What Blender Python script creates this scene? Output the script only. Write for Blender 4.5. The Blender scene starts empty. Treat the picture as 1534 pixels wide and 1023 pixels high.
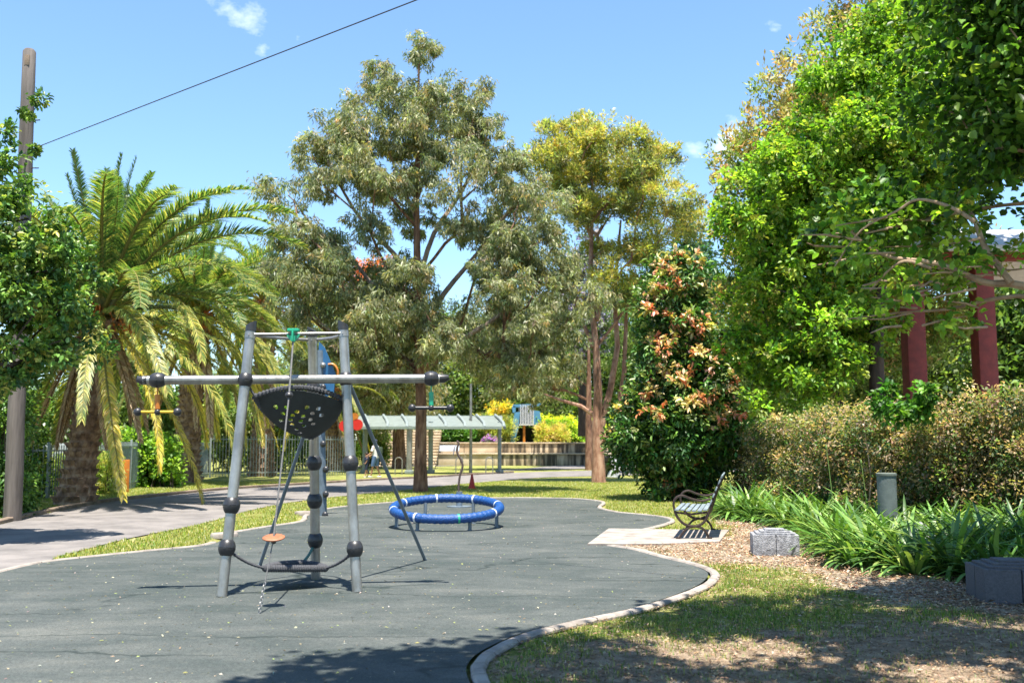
import bpy, bmesh, math, random
import numpy as np
from mathutils import Vector, Matrix
R = math.radians
rnd = random.Random(7)
rng = np.random.default_rng(7)
sc = bpy.context.scene
col = sc.collection

# ------------------------------------------------------------------ camera, sky, sun, exposure
EYE, FPX, PITCH = 1.5, 1490.0, math.atan(153.5 / 1490.0)
cd = bpy.data.cameras.new('camera'); cam = bpy.data.objects.new('camera', cd); col.objects.link(cam)
cam.location = (0, 0, EYE); cam.rotation_euler = (R(90) + PITCH, 0, 0)
cd.sensor_width = 36; cd.lens = FPX / 1534 * 36; cd.clip_start = 0.05; cd.clip_end = 3000
cd.dof.use_dof = True; cd.dof.focus_distance = 13; cd.dof.aperture_fstop = 2.2
sc.camera = cam
SUN_EL, SUN_AZ = 76.0, 172.0      # azimuth from +Y clockwise
sdir = Vector((math.sin(R(SUN_AZ)) * math.cos(R(SUN_EL)), math.cos(R(SUN_AZ)) * math.cos(R(SUN_EL)), math.sin(R(SUN_EL))))
ld = bpy.data.lights.new('sun', 'SUN'); ld.energy = 5.0; ld.angle = R(0.55); ld.color = (1, .94, .84)
sun = bpy.data.objects.new('sun', ld); col.objects.link(sun); sun.rotation_euler = sdir.to_track_quat('Z', 'Y').to_euler()
w = bpy.data.worlds.new('World'); sc.world = w; w.use_nodes = True
nt = w.node_tree; nt.nodes.clear(); N_ = nt.nodes.new; L_ = nt.links.new
sky = N_('ShaderNodeTexSky'); sky.sky_type = 'NISHITA'; sky.sun_disc = False
sky.sun_elevation = R(SUN_EL); sky.sun_rotation = R(SUN_AZ); sky.air_density = 1.0; sky.dust_density = .15; sky.ozone_density = 2.6
bg = N_('ShaderNodeBackground'); bg.inputs[1].default_value = 0.108; wo = N_('ShaderNodeOutputWorld')
tc = N_('ShaderNodeTexCoord')
def wdir(px, py):
    v = Vector(((px - 767) / FPX, math.cos(PITCH) - (511.5 - py) / FPX * math.sin(PITCH), math.sin(PITCH) + (511.5 - py) / FPX * math.cos(PITCH)))
    return v.normalized()
# wispy clouds: noise masked to a few parts of the sky
nz = N_('ShaderNodeTexNoise'); nz.inputs['Scale'].default_value = 22; nz.inputs['Detail'].default_value = 9; nz.inputs['Roughness'].default_value = .62
mp = N_('ShaderNodeMapping'); mp.inputs['Scale'].default_value = (1, 1, 1.7); L_(tc.outputs['Generated'], mp.inputs[0]); L_(mp.outputs[0], nz.inputs['Vector'])
acc = None
for px, py, rad, amp in ((1088, 212, .036, .62), (1040, 225, .035, .42), (372, 32, .055, .42), (392, 72, .025, .40), (1160, 45, .03, .36), (985, 62, .02, .2), (445, 58, .018, .3), (1210, 25, .04, .35), (345, 4, .045, .40)):
    d = wdir(px, py)
    dist = N_('ShaderNodeVectorMath'); dist.operation = 'DISTANCE'; L_(tc.outputs['Generated'], dist.inputs[0]); dist.inputs[1].default_value = d
    mr = N_('ShaderNodeMapRange'); mr.inputs[1].default_value = rad; mr.inputs[2].default_value = 0; mr.inputs[3].default_value = 0; mr.inputs[4].default_value = amp
    L_(dist.outputs['Value'], mr.inputs[0])
    if acc is None: acc = mr.outputs[0]
    else:
        mx = N_('ShaderNodeMath'); mx.operation = 'MAXIMUM'; L_(acc, mx.inputs[0]); L_(mr.outputs[0], mx.inputs[1]); acc = mx.outputs[0]
ma = N_('ShaderNodeMath'); ma.operation = 'ADD'; L_(nz.outputs[0], ma.inputs[0]); L_(acc, ma.inputs[1])
mr = N_('ShaderNodeMapRange'); mr.inputs[1].default_value = .82; mr.inputs[2].default_value = 1.45; L_(ma.outputs[0], mr.inputs[0])
cm = N_('ShaderNodeMix'); cm.data_type = 'RGBA'; L_(mr.outputs[0], cm.inputs[0])
sk2 = N_('ShaderNodeMix'); sk2.data_type = 'RGBA'; sk2.blend_type = 'MULTIPLY'; sk2.inputs[0].default_value = 1; L_(sky.outputs[0], sk2.inputs[6]); sk2.inputs[7].default_value = (.82, .93, .98, 1)
L_(sk2.outputs[2], cm.inputs[6]); cm.inputs[7].default_value = (8.0, 8.2, 8.6, 1)
L_(cm.outputs[2], bg.inputs[0]); L_(bg.outputs[0], wo.inputs[0])
sc.view_settings.view_transform = 'Standard'; sc.view_settings.look = 'None'; sc.view_settings.gamma = 1; sc.view_settings.exposure = 1.45
try:
    sc.cycles.max_bounces = 6; sc.cycles.diffuse_bounces = 3; sc.cycles.transmission_bounces = 4; sc.cycles.use_denoising = True
except Exception: pass

# ------------------------------------------------------------------ pixel <-> world
def ray(px, py):
    cx, cy = (px - 767) / FPX, (511.5 - py) / FPX
    return np.array([cx, math.cos(PITCH) - cy * math.sin(PITCH), math.sin(PITCH) + cy * math.cos(PITCH)])
def pix(px, py, Y):
    d = ray(px, py); return np.array([0, 0, EYE]) + d * (Y / d[1])
def gnd(px, py, z=0.0):
    d = ray(px, py); return np.array([0, 0, EYE]) + d * ((z - EYE) / d[2])
def sstep(a, b, x):
    t = np.clip((x - a) / (b - a), 0, 1); return t * t * (3 - 2 * t)
def xline(y): return np.interp(y, [0, 7.5, 10, 12.4, 20, 30, 45, 90], [20, 9, 5.6, 4.2, 4.6, 8, 16, 46])
def H(x, y):
    x = np.asarray(x, float); y = np.asarray(y, float)
    z = 1.3 * sstep(.6, 10, x - xline(y))
    hill = (1.5 * sstep(70.8, 72.6, y) + 6 * sstep(76, 130, y)) * sstep(-14.5, -11.5, x)
    z = np.maximum(z, hill)
    z = z + .5 * sstep(50, 90, y) * sstep(-16, -30, x)
    return z
def Hz(x, y): return float(H(x, y))

# ------------------------------------------------------------------ materials
MATS = {}
def nodes(name):
    m = bpy.data.materials.new(name); m.use_nodes = True; n = m.node_tree; n.nodes.clear(); MATS[name] = m
    return m, n, n.nodes.new, n.links.new
def ramp(n, stops):
    r = n.nodes.new('ShaderNodeValToRGB'); e = r.color_ramp.elements
    while len(e) < len(stops): e.new(.5)
    for k, (p, c) in enumerate(stops): e[k].position = p; e[k].color = (*c, 1)
    return r
def pmat(name, c1, c2=None, scale=8., rough=.6, bump=.0, bscale=60., metal=0., spec=.5, coord='Object', stretch=(1, 1, 1), c3=None, lo=.35, hi=.65):
    m, n, N, L = nodes(name)
    o = N('ShaderNodeOutputMaterial'); p = N('ShaderNodeBsdfPrincipled'); L(p.outputs[0], o.inputs[0])
    p.inputs['Roughness'].default_value = rough; p.inputs['Metallic'].default_value = metal; p.inputs['Specular IOR Level'].default_value = spec
    t = N('ShaderNodeTexCoord'); mpn = N('ShaderNodeMapping'); mpn.inputs['Scale'].default_value = stretch; L(t.outputs[coord], mpn.inputs[0])
    z = N('ShaderNodeTexNoise'); z.inputs['Scale'].default_value = scale; z.inputs['Detail'].default_value = 6; z.inputs['Roughness'].default_value = .65; L(mpn.outputs[0], z.inputs['Vector'])
    c2 = c2 or tuple(v * .8 for v in c1)
    st = [(lo, c2), (hi, c1)] if c3 is None else [(lo, c2), ((lo + hi) / 2, c1), (hi, c3)]
    r = ramp(n, st); L(z.outputs[0], r.inputs[0]); L(r.outputs[0], p.inputs['Base Color'])
    rr = N('ShaderNodeMapRange'); rr.inputs[3].default_value = rough - .08; rr.inputs[4].default_value = min(1, rough + .1); L(z.outputs[0], rr.inputs[0]); L(rr.outputs[0], p.inputs['Roughness'])
    if bump:
        z2 = N('ShaderNodeTexNoise'); z2.inputs['Scale'].default_value = bscale; z2.inputs['Detail'].default_value = 5; L(mpn.outputs[0], z2.inputs['Vector'])
        b = N('ShaderNodeBump'); b.inputs['Strength'].default_value = bump; b.inputs['Distance'].default_value = .02; L(z2.outputs[0], b.inputs['Height']); L(b.outputs[0], p.inputs['Normal'])
    return m
def leafmat(name, trans=.35, rough=.45, spec=.4, tint=(1.25, 1.3, .55)):
    m, n, N, L = nodes(name)
    o = N('ShaderNodeOutputMaterial'); a = N('ShaderNodeAttribute'); a.attribute_name = 'Col'
    p = N('ShaderNodeBsdfPrincipled'); L(a.outputs['Color'], p.inputs['Base Color']); p.inputs['Roughness'].default_value = rough; p.inputs['Specular IOR Level'].default_value = spec
    tr = N('ShaderNodeBsdfTranslucent'); mu = N('ShaderNodeMix'); mu.data_type = 'RGBA'; mu.blend_type = 'MULTIPLY'; mu.inputs[0].default_value = 1
    L(a.outputs['Color'], mu.inputs[6]); mu.inputs[7].default_value = (*tint, 1); L(mu.outputs[2], tr.inputs[0])
    ms = N('ShaderNodeMixShader'); ms.inputs[0].default_value = trans; L(p.outputs[0], ms.inputs[1]); L(tr.outputs[0], ms.inputs[2]); L(ms.outputs[0], o.inputs[0])
    return m
M_leaf = leafmat('leaf', .46)
M_gloss = leafmat('glossy_leaf', .25, .40, .35)
M_dry = leafmat('dry_leaf', .15, .7, .2, (1, .9, .7))
M_bark = pmat('gum_bark', (.20, .10, .06), (.07, .035, .022), 9, .9, .9, 22, stretch=(1, 1, .22), c3=(.33, .2, .13))
M_bark2 = pmat('smooth_bark', (.33, .25, .19), (.17, .11, .08), 5, .85, .4, 30, stretch=(1, 1, .4))
M_barkdark = pmat('dark_bark', (.075, .055, .042), (.035, .025, .02), 8, .9, .8, 25, stretch=(1, 1, .3))
M_barkred = pmat('red_gum_bark', (.33, .17, .11), (.16, .08, .05), 6, .85, .5, 30, stretch=(1, 1, .4), c3=(.46, .30, .21))
M_barkpale = pmat('pale_twig_bark', (.42, .30, .20), (.22, .14, .09), 7, .8, .3, 30)
M_metal = pmat('galvanised_steel', (.40, .385, .36), (.24, .225, .205), 7, .34, .08, 120, metal=.7, stretch=(1, 1, .5))
M_black = pmat('black_plastic', (.030, .030, .033), (.022, .022, .024), 30, .38, .05, 200)
M_rope = pmat('grey_rope', (.085, .088, .10), (.04, .04, .045), 90, .8, .6, 250)
M_membrane = pmat('rubber_membrane', (.028, .035, .038), (.018, .022, .024), 12, .7, .2, 120)
M_green = pmat('green_plastic', (.02, .36, .20), (.015, .30, .17), 20, .35)
M_orangep = pmat('orange_plastic', (.55, .19, .02), (.42, .13, .015), 12, .45)
M_disc = pmat('brown_plastic_disc', (.36, .13, .06), (.25, .09, .04), 25, .5)
M_bluep = pmat('blue_rope', (.009, .075, .27), (.006, .045, .17), 40, .42, .6, 60)
M_whitep = pmat('white_band', (.7, .72, .74), None, 20, .5)
M_bluepanel = pmat('blue_panel', (.02, .12, .27), (.015, .09, .2), 5, .45)
M_bluegrey = pmat('bluegrey_steel', (.16, .20, .24), (.10, .13, .16), 5, .5, metal=.2)
M_red = pmat('red_plastic', (.60, .025, .015), (.5, .02, .012), 10, .45)
M_conc = pmat('concrete', (.27, .235, .205), (.17, .145, .125), 3.5, .9, .35, 90, c3=(.33, .295, .26))
M_darkkerb = pmat('weathered_kerb', (.26, .19, .14), (.12, .09, .06), 3, .9, .5, 60)
M_fence = pmat('green_grey_fence_paint', (.24, .28, .27), (.17, .20, .195), 6, .5)
M_polewood = pmat('weathered_pole_wood', (.17, .145, .13), (.07, .058, .05), 6, .9, .7, 30, stretch=(1, 1, .08))
M_iron = pmat('cast_iron_brown', (.055, .035, .025), (.03, .02, .016), 30, .4, .1, 120, metal=.3)
M_slat = pmat('bench_slat', (.24, .29, .32), (.15, .19, .21), 14, .45, .2, 90, stretch=(1, .2, 1))
M_granite = pmat('grey_granite', (.25, .25, .265), (.12, .12, .13), 22, .8, .9, 70, c3=(.38, .38, .40))
M_redcol = pmat('dark_red_brick_paint', (.23, .038, .032), (.15, .024, .02), 6, .7, .3, 60)
M_roofm = pmat('pale_metal_roof', (.5, .5, .52), (.38, .38, .4), 3, .4)
M_pergroof = pmat('pale_green_roof_sheet', (.18, .21, .19), (.14, .165, .15), 4, .5)
M_skin = pmat('skin', (.5, .27, .18), (.42, .22, .15), 10, .6)
M_white = pmat('white_cloth', (.72, .72, .70), (.6, .6, .6), 20, .9)
M_navy = pmat('navy_cloth', (.02, .03, .07), None, 20, .9)
M_denim = pmat('blue_cloth', (.10, .18, .36), None, 20, .9)
M_hair = pmat('dark_hair', (.02, .015, .012), None, 40, .6)
M_bag = pmat('green_bag', (.05, .08, .05), None, 20, .8)
M_yellow = pmat('yellow_bar', (.62, .40, .02), None, 20, .5)  # yellow given to the left grip bar only
M_stone = None

# ------------------------------------------------------------------ object helpers
def tag(o, label=None, cat=None, group=None, kind=None):
    if label: o['label'] = label
    if cat: o['category'] = cat
    if group: o['group'] = group
    if kind: o['kind'] = kind
    return o
def empty(name, loc, label=None, cat=None, group=None):
    o = bpy.data.objects.new(name, None); o.location = Vector([float(v) for v in loc]); o.empty_display_size = .2; col.objects.link(o)
    return tag(o, label, cat, group)
def copy_tree(o, parent=None):
    c = o.copy(); col.objects.link(c); c.parent = parent
    if parent: c.matrix_parent_inverse = o.matrix_parent_inverse.copy()
    for ch in o.children: copy_tree(ch, c)
    return c
class MB:
    def __init__(s): s.v = []; s.f = []; s.mi = []; s.mats = []
    def m(s, mat):
        if mat not in s.mats: s.mats.append(mat)
        return s.mats.index(mat)
    def add(s, vs, fs, mat=None):
        b = len(s.v); s.v.extend([tuple(map(float, p)) for p in vs]); k = s.m(mat) if mat else 0
        for f in fs: s.f.append(tuple(b + i for i in f)); s.mi.append(k)
    def box(s, c, size, M=None, mat=None, bev=0.0):
        hx, hy, hz = [q / 2 for q in size]; M = M or Matrix.Identity(3)
        if bev <= 0:
            vs = [Vector(c) + M @ Vector((sx * hx, sy * hy, sz * hz)) for sx in (-1, 1) for sy in (-1, 1) for sz in (-1, 1)]
            s.add(vs, [(0, 1, 3, 2), (4, 6, 7, 5), (0, 4, 5, 1), (2, 3, 7, 6), (0, 2, 6, 4), (1, 5, 7, 3)], mat)
        else:
            bm = bmesh.new(); bmesh.ops.create_cube(bm, size=1)
            for v in bm.verts: v.co = Vector((v.co.x * size[0], v.co.y * size[1], v.co.z * size[2]))
            bmesh.ops.bevel(bm, geom=bm.edges[:], offset=bev, segments=2, affect='EDGES', profile=.6)
            bm.verts.index_update()
            s.add([Vector(c) + M @ v.co for v in bm.verts], [[v.index for v in f.verts] for f in bm.faces], mat); bm.free()
    def tube(s, pts, rad, n=8, mat=None, closed=False, caps=True, flat=1.0):
        pts = [Vector([float(q) for q in p]) for p in pts]; k = len(pts)
        if not hasattr(rad, '__len__'): rad = [rad] * k
        tang = []
        for i in range(k):
            a = pts[(i - 1) % k] if (closed or i) else pts[0]; b = pts[(i + 1) % k] if (closed or i < k - 1) else pts[-1]
            t = (b - a); tang.append(t.normalized() if t.length > 1e-9 else Vector((0, 0, 1)))
        up = Vector((0, 0, 1)) if abs(tang[0].z) < .9 else Vector((1, 0, 0))
        u = tang[0].cross(up).normalized(); vs = []
        for i in range(k):
            u = (u - tang[i] * u.dot(tang[i])).normalized(); w_ = tang[i].cross(u)
            for j in range(n):
                a = 2 * math.pi * j / n; vs.append(pts[i] + (u * math.cos(a) + w_ * math.sin(a) * flat) * rad[i])
        fs = []
        for i in range(k if closed else k - 1):
            for j in range(n):
                a, b = i * n + j, i * n + (j + 1) % n; c, d = ((i + 1) % k) * n + (j + 1) % n, ((i + 1) % k) * n + j
                fs.append((a, b, c, d))
        if caps and not closed: fs.append(tuple(range(n))[::-1]); fs.append(tuple((k - 1) * n + j for j in range(n)))
        s.add(vs, fs, mat)
    def ball(s, c, r, mat=None, seg=14, sq=(1, 1, 1)):
        vs = []; fs = []; rings = seg // 2
        for i in range(rings + 1):
            th = math.pi * i / rings
            for j in range(seg):
                a = 2 * math.pi * j / seg
                vs.append((c[0] + r * sq[0] * math.sin(th) * math.cos(a), c[1] + r * sq[1] * math.sin(th) * math.sin(a), c[2] + r * sq[2] * math.cos(th)))
        for i in range(rings):
            for j in range(seg):
                a, b = i * seg + j, i * seg + (j + 1) % seg; fs.append((a, a + seg, b + seg, b))
        s.add(vs, fs, mat)
    def build(s, name, mat=None, parent=None, smooth=True, **tg):
        me = bpy.data.meshes.new(name); me.from_pydata(s.v, [], s.f); 
        if s.mats:
            for q in s.mats: me.materials.append(q)
            me.polygons.foreach_set('material_index', s.mi)
        elif mat: me.materials.append(mat)
        bm = bmesh.new(); bm.from_mesh(me); bmesh.ops.remove_doubles(bm, verts=bm.verts, dist=1e-5); bmesh.ops.recalc_face_normals(bm, faces=bm.faces); bm.to_mesh(me); bm.free()
        if smooth:
            me.shade_smooth(); me.set_sharp_from_angle(angle=R(38))
        o = bpy.data.objects.new(name, me); col.objects.link(o)
        if parent: o.parent = parent; o.matrix_parent_inverse = Matrix.Translation(parent.location).inverted()
        return tag(o, **tg)
def fastmesh(name, V, F, mat, parent=None, colr=None, link=True, local=False, **tg):
    """V (n,3), F list of (m,k) arrays; colr (n,3)"""
    me = bpy.data.meshes.new(name); me.vertices.add(len(V)); me.vertices.foreach_set('co', np.asarray(V, np.float32).ravel())
    loops = np.concatenate([f.ravel() for f in F]).astype(np.int32); tot = np.concatenate([np.full(len(f), f.shape[1], np.int32) for f in F])
    me.loops.add(len(loops)); me.loops.foreach_set('vertex_index', loops)
    me.polygons.add(len(tot)); st = np.zeros(len(tot), np.int32); st[1:] = np.cumsum(tot)[:-1]; me.polygons.foreach_set('loop_start', st)
    me.update(calc_edges=True)
    if colr is not None:
        a = me.attributes.new('Col', 'FLOAT_COLOR', 'POINT'); c4 = np.ones((len(V), 4), np.float32); c4[:, :3] = colr; a.data.foreach_set('color', c4.ravel())
    me.materials.append(mat)
    if not link: return me
    o = bpy.data.objects.new(name, me); col.objects.link(o)
    if parent:
        o.parent = parent
        if not local: o.matrix_parent_inverse = Matrix.Translation(parent.location).inverted()
    return tag(o, **tg)
def unit(v): return v / np.maximum(np.linalg.norm(v, axis=-1, keepdims=True), 1e-9)
def leaves(P, D, Nn, Ln, W, C, six=False, fold=.12):
    """arrays -> V, F, colour"""
    n = len(P); D = unit(D); S = unit(np.cross(D, Nn)); Nn = np.cross(S, D); Ln = Ln[:, None]; W = W[:, None]
    if not six:
        m = P + D * Ln * .45
        V = np.stack([P, m + S * W * .5 + Nn * Ln * fold, P + D * Ln - Nn * Ln * .05, m - S * W * .5 + Nn * Ln * fold], 1).reshape(-1, 3)
        F = np.arange(n * 4).reshape(n, 4); return V, [F], np.repeat(C, 4, 0)
    a = P + D * Ln * .3; b = P + D * Ln * .68
    V = np.stack([P, a + S * W * .48 + Nn * Ln * fold, b + S * W * .42 + Nn * Ln * fold, P + D * Ln - Nn * Ln * .08, b - S * W * .42 + Nn * Ln * fold, a - S * W * .48 + Nn * Ln * fold], 1).reshape(-1, 3)
    i = np.arange(n)[:, None] * 6
    return V, [np.concatenate([i + np.array([0, 1, 2, 3]), i + np.array([0, 3, 4, 5])])], np.repeat(C, 6, 0)
LK = 1.75
def pal(colors, n, jit=.18, weights=None):
    c = np.array(colors)[rng.choice(len(colors), n, p=weights)]
    return np.clip(c * (1 + rng.normal(0, jit, (n, 1))) * (1 + rng.normal(0, jit * .35, (n, 3))), .004, .9)
def clump_foliage(C, rad, twigs, per, style, colors, Lr, Wr, weights=None, six=False, squash=.8, tipcolors=None, tipw=.5, sub=0):
    """C (k,3) centres, rad (k,); sub > 0 breaks each clump into that many small sprays"""
    C = np.asarray(C, float); hgt = None
    if sub:
        k0 = len(C); d0 = unit(rng.normal(size=(k0 * sub, 3)) + np.array([0, 0, .35])); q0 = rng.uniform(.45, 1.0, k0 * sub)
        hgt = np.repeat(d0[:, 2] * q0, twigs)
        C = np.repeat(C, sub, 0) + d0 * (q0 * np.repeat(rad, sub))[:, None] * np.array([1, 1, squash]); rad = np.repeat(rad, sub) * rng.uniform(.26, .46, k0 * sub)
    k = len(C); n = k * twigs
    d = unit(rng.normal(size=(n, 3))); rr = rng.random(n) ** .42
    cr = np.repeat(rad, twigs); T = np.repeat(C, twigs, 0) + d * (rr * cr)[:, None] * np.array([1, 1, squash])
    tcol = pal(colors, n, .2, weights) * LK
    if tipcolors is not None:
        up = (d[:, 2] * rr if hgt is None else hgt) > (1 - tipw) * 1.0 - .15 * rng.random(n)
        tcol[up] = pal(tipcolors, int(up.sum()), .2) * LK
    m = n * per; P = np.repeat(T, per, 0); O = np.repeat(d, per, 0); cc = np.repeat(tcol, per, 0) * (1 + rng.normal(0, .16, (m, 1)))
    jr = np.repeat(cr, per) * .17
    P = P + rng.normal(size=(m, 3)) * jr[:, None]
    r3 = rng.normal(size=(m, 3))
    if style == 'gum': D = np.array([0, 0, -1.0]) + r3 * .55 + O * .25; Nn = rng.normal(size=(m, 3)) * np.array([1, 1, .4]) + np.array([0, 0, .25])
    elif style == 'tuft': D = O * .7 + r3 * .6 + np.array([0, 0, .5]); Nn = rng.normal(size=(m, 3))
    else: D = O * .8 + r3 * .7 + np.array([0, 0, -.15]); Nn = np.array([0, 0, 1.0]) + O * .35 + rng.normal(size=(m, 3)) * .45
    Ln = rng.uniform(Lr[0], Lr[1], m); W = rng.uniform(Wr[0], Wr[1], m)
    return leaves(P, D, Nn, Ln, W, np.clip(cc, .004, .9), six)
def cat_fol(parts):
    Vs = []; Fs = []; Cs = []; b = 0
    for V, F, C in parts:
        Vs.append(V); Cs.append(C)
        for f in F: Fs.append(f + b)
        b += len(V)
    return np.concatenate(Vs), Fs, np.concatenate(Cs)
def crown_points(poly, Y, n, sep, thick=.9, axis=None, seed=0, inner=1.0):
    """fill a crown volume: outline (px) seen from the path, turned into a round 3-D body about its own axis"""
    rg = np.random.default_rng(seed); P = np.array([pix(a, b, Y)[[0, 2]] for a, b in poly]); out = []
    zmin, zmax = P[:, 1].min(), P[:, 1].max(); tries = 0
    while len(out) < n and tries < n * 60:
        tries += 1; z = rg.uniform(zmin, zmax); xs = []
        for i in range(len(P)):
            (x1, z1), (x2, z2) = P[i], P[(i + 1) % len(P)]
            if (z1 - z) * (z2 - z) < 0: xs.append(x1 + (x2 - x1) * (z - z1) / (z2 - z1))
        if len(xs) < 2: continue
        xs.sort(); segs = [(xs[i], xs[i + 1]) for i in range(0, len(xs) - 1, 2)]
        wts = np.array([b - a for a, b in segs]); 
        if rg.random() > wts.sum() / (P[:, 0].max() - P[:, 0].min()): continue
        a, b = segs[rg.choice(len(segs), p=wts / wts.sum())]; c, hw = (a + b) / 2, (b - a) / 2
        r = math.sqrt(rg.random()) if rg.random() < inner else .75 + .25 * rg.random(); th = rg.uniform(0, 2 * math.pi)
        hwd = min(hw, 4.5) * thick
        p = np.array([c + hw * r * math.cos(th), Y + hwd * r * math.sin(th), z])
        if all(np.linalg.norm(p - q) > sep for q in out): out.append(p)
    return np.array(out)
def limbs(trunkpts, trunkr, clumps, r0=.016, sag=.3, low=.35, jit=.12, sides=6):
    """branch graph from the trunk to every clump, pipe-model radii"""
    mb = MB(); mb.tube(trunkpts, trunkr, 12)
    nodes_ = []; par = []; tr = []
    for i in range(len(trunkpts) - 1):
        for t in (0, .33, .66):
            nodes_.append(np.array(trunkpts[i]) * (1 - t) + np.array(trunkpts[i + 1]) * t); par.append(-1); tr.append(trunkr[i] * (1 - t) + trunkr[i + 1] * t)
    nt_ = len(nodes_); T = np.array(nodes_)
    zmin = trunkpts[0][2] + .25 * (trunkpts[-1][2] - trunkpts[0][2])
    order = np.argsort([np.min(np.linalg.norm(T - c, axis=1)) for c in clumps]); cnt = {}
    for ci in order:
        c = clumps[ci]; A = np.array(nodes_); hd = np.linalg.norm((A - c)[:, :2], axis=1)
        cost = np.linalg.norm(A - c, axis=1) + 1.6 * np.maximum(0, A[:, 2] - (c[2] - low * hd)) + np.where(A[:, 2] < zmin, 3, 0) + np.where(np.arange(len(A)) < nt_, .5, 0)
        j = int(np.argmin(cost)); a = A[j]; prev = j; L = np.linalg.norm(c - a)
        steps = 3 if L > 1.2 else 2
        for s_ in range(1, steps + 1):
            t = s_ / steps; p = a * (1 - t) + c * t + np.array([0, 0, sag * L * .25 * math.sin(math.pi * t)])
            if s_ < steps: p = p + rng.normal(0, jit * L * .3, 3)
            nodes_.append(p); par.append(prev); prev = len(nodes_) - 1
        cnt[prev] = 1
    w_ = np.zeros(len(nodes_))
    for k_ in cnt: w_[k_] += 1
    for i in range(len(nodes_) - 1, nt_ - 1, -1):
        if par[i] >= 0: w_[par[i]] += w_[i]
    for i in range(nt_, len(nodes_)):
        p = par[i]; ra = r0 * math.sqrt(max(w_[p] if p >= nt_ else w_[i] + 1, 1)); rb = r0 * math.sqrt(w_[i])
        if p < nt_: ra = min(ra, tr[p] * .9)
        mb.tube([nodes_[p], nodes_[i]], [ra, min(rb, ra)], sides, caps=False)
    return mb, nodes_
# ------------------------------------------------------------------ setting: ground, surfaces
def smooth_poly(pts, sub=6, closed=False):
    P = [np.array(p, float) for p in pts]; out = []; n = len(P)
    for i in range(n if closed else n - 1):
        p0 = P[(i - 1) % n] if (closed or i > 0) else P[0]; p1 = P[i]; p2 = P[(i + 1) % n]; p3 = P[(i + 2) % n] if (closed or i + 2 < n) else P[-1]
        for k in range(sub):
            t = k / sub; out.append(.5 * ((2 * p1) + (-p0 + p2) * t + (2 * p0 - 5 * p1 + 4 * p2 - p3) * t * t + (-p0 + 3 * p1 - 3 * p2 + p3) * t ** 3))
    if not closed: out.append(P[-1])
    return out
G2 = lambda a, b: gnd(a, b)[:2]
kerb_l = smooth_poly([(-6.9, 0), (-6.5, 6)] + [G2(*p) for p in [(-80, 882), (0, 860), (65, 845), (137, 836.5), (228, 827), (300, 820), (326, 814)]], 5)
kerb_f = smooth_poly([G2(*p) for p in [(352, 799), (400, 791), (456, 782), (464, 772), (500, 762), (582, 754), (670, 749), (755, 746.5), (830, 747), (863, 748), (893, 751), (901, 754.5), (894, 761), (920, 768), (960, 772), (992, 776), (1003, 781), (990, 787), (962, 794), (930, 801)]], 5)
kerb_r = smooth_poly([G2(*p) for p in [(905, 819), (945, 825), (985, 836), (1030, 847), (1056, 857), (1060, 866), (1042, 881), (990, 901), (930, 918), (863, 932), (779, 953), (723, 978), (700, 1000), (702, 1023), (722, 1060)]] + [(-.05, 4.6), (.1, 2), (0, -4)], 5)
rub = kerb_l + kerb_f + kerb_r + [np.array([-6.9, -4])]
def sheet(name, poly, z, mat, kind='structure', thick=.0, label=None, cat=None):
    bm = bmesh.new(); vs = [bm.verts.new((p[0], p[1], z)) for p in poly]; f = bm.faces.new(vs)
    if thick:
        r = bmesh.ops.extrude_face_region(bm, geom=[f]); 
        for v in r['geom']:
            if isinstance(v, bmesh.types.BMVert): v.co.z -= thick
    bmesh.ops.triangulate(bm, faces=bm.faces[:]); bmesh.ops.recalc_face_normals(bm, faces=bm.faces)
    me = bpy.data.meshes.new(name); bm.to_mesh(me); bm.free(); me.materials.append(mat)
    if me.polygons and me.polygons[0].normal.z < 0 and not thick: me.flip_normals()
    o = bpy.data.objects.new(name, me); col.objects.link(o); return tag(o, label, cat, kind=kind)
def strip(name, line, width, z0, z1, mat, side=0.0, zf=None, joints=0, **kw):
    """a kerb of rectangular section following a line; side shifts it sideways"""
    P = [np.array(p, float) for p in line]; mb = MB(); vs = []; k = len(P)
    for i in range(k):
        t = P[min(i + 1, k - 1)] - P[max(i - 1, 0)]; t = t / max(np.linalg.norm(t), 1e-6); n = np.array([-t[1], t[0]])
        wv = width * (1 + .06 * math.sin(i * 1.7)); a = P[i] + n * (side - wv / 2); b = P[i] + n * (side + wv / 2)
        base = zf(P[i]) if zf else 0
        e = .018
        vs += [(*a, base + z0), (*a, base + z1 - e), (*(a + n * e), base + z1), (*(b - n * e), base + z1), (*b, base + z1 - e), (*b, base + z0)]
    fs = []
    for i in range(k - 1):
        if joints and i % joints == joints - 1:     # open joint: pull the two end rings together and cap them
            d_ = P[i + 1] - P[i]; L_s = max(np.linalg.norm(d_), 1e-6)
            for j in range(6):
                q_ = vs[(i + 1) * 6 + j]; g_ = vs[i * 6 + j]; f_ = max(0, 1 - .014 / L_s)
                vs[i * 6 + j] = tuple(g_[a] + (q_[a] - g_[a]) * f_ for a in range(3))
            fs.append(tuple(i * 6 + j for j in range(6))[::-1]); fs.append(tuple((i + 1) * 6 + j for j in range(6))); continue
        for j in range(5): fs.append((i * 6 + j, i * 6 + j + 1, i * 6 + 7 + j, i * 6 + 6 + j))
    fs.append(tuple(range(6))); fs.append(tuple((k - 1) * 6 + j for j in range(6))[::-1])
    mb.add(vs, fs); return mb.build(name, mat, **kw)

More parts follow.
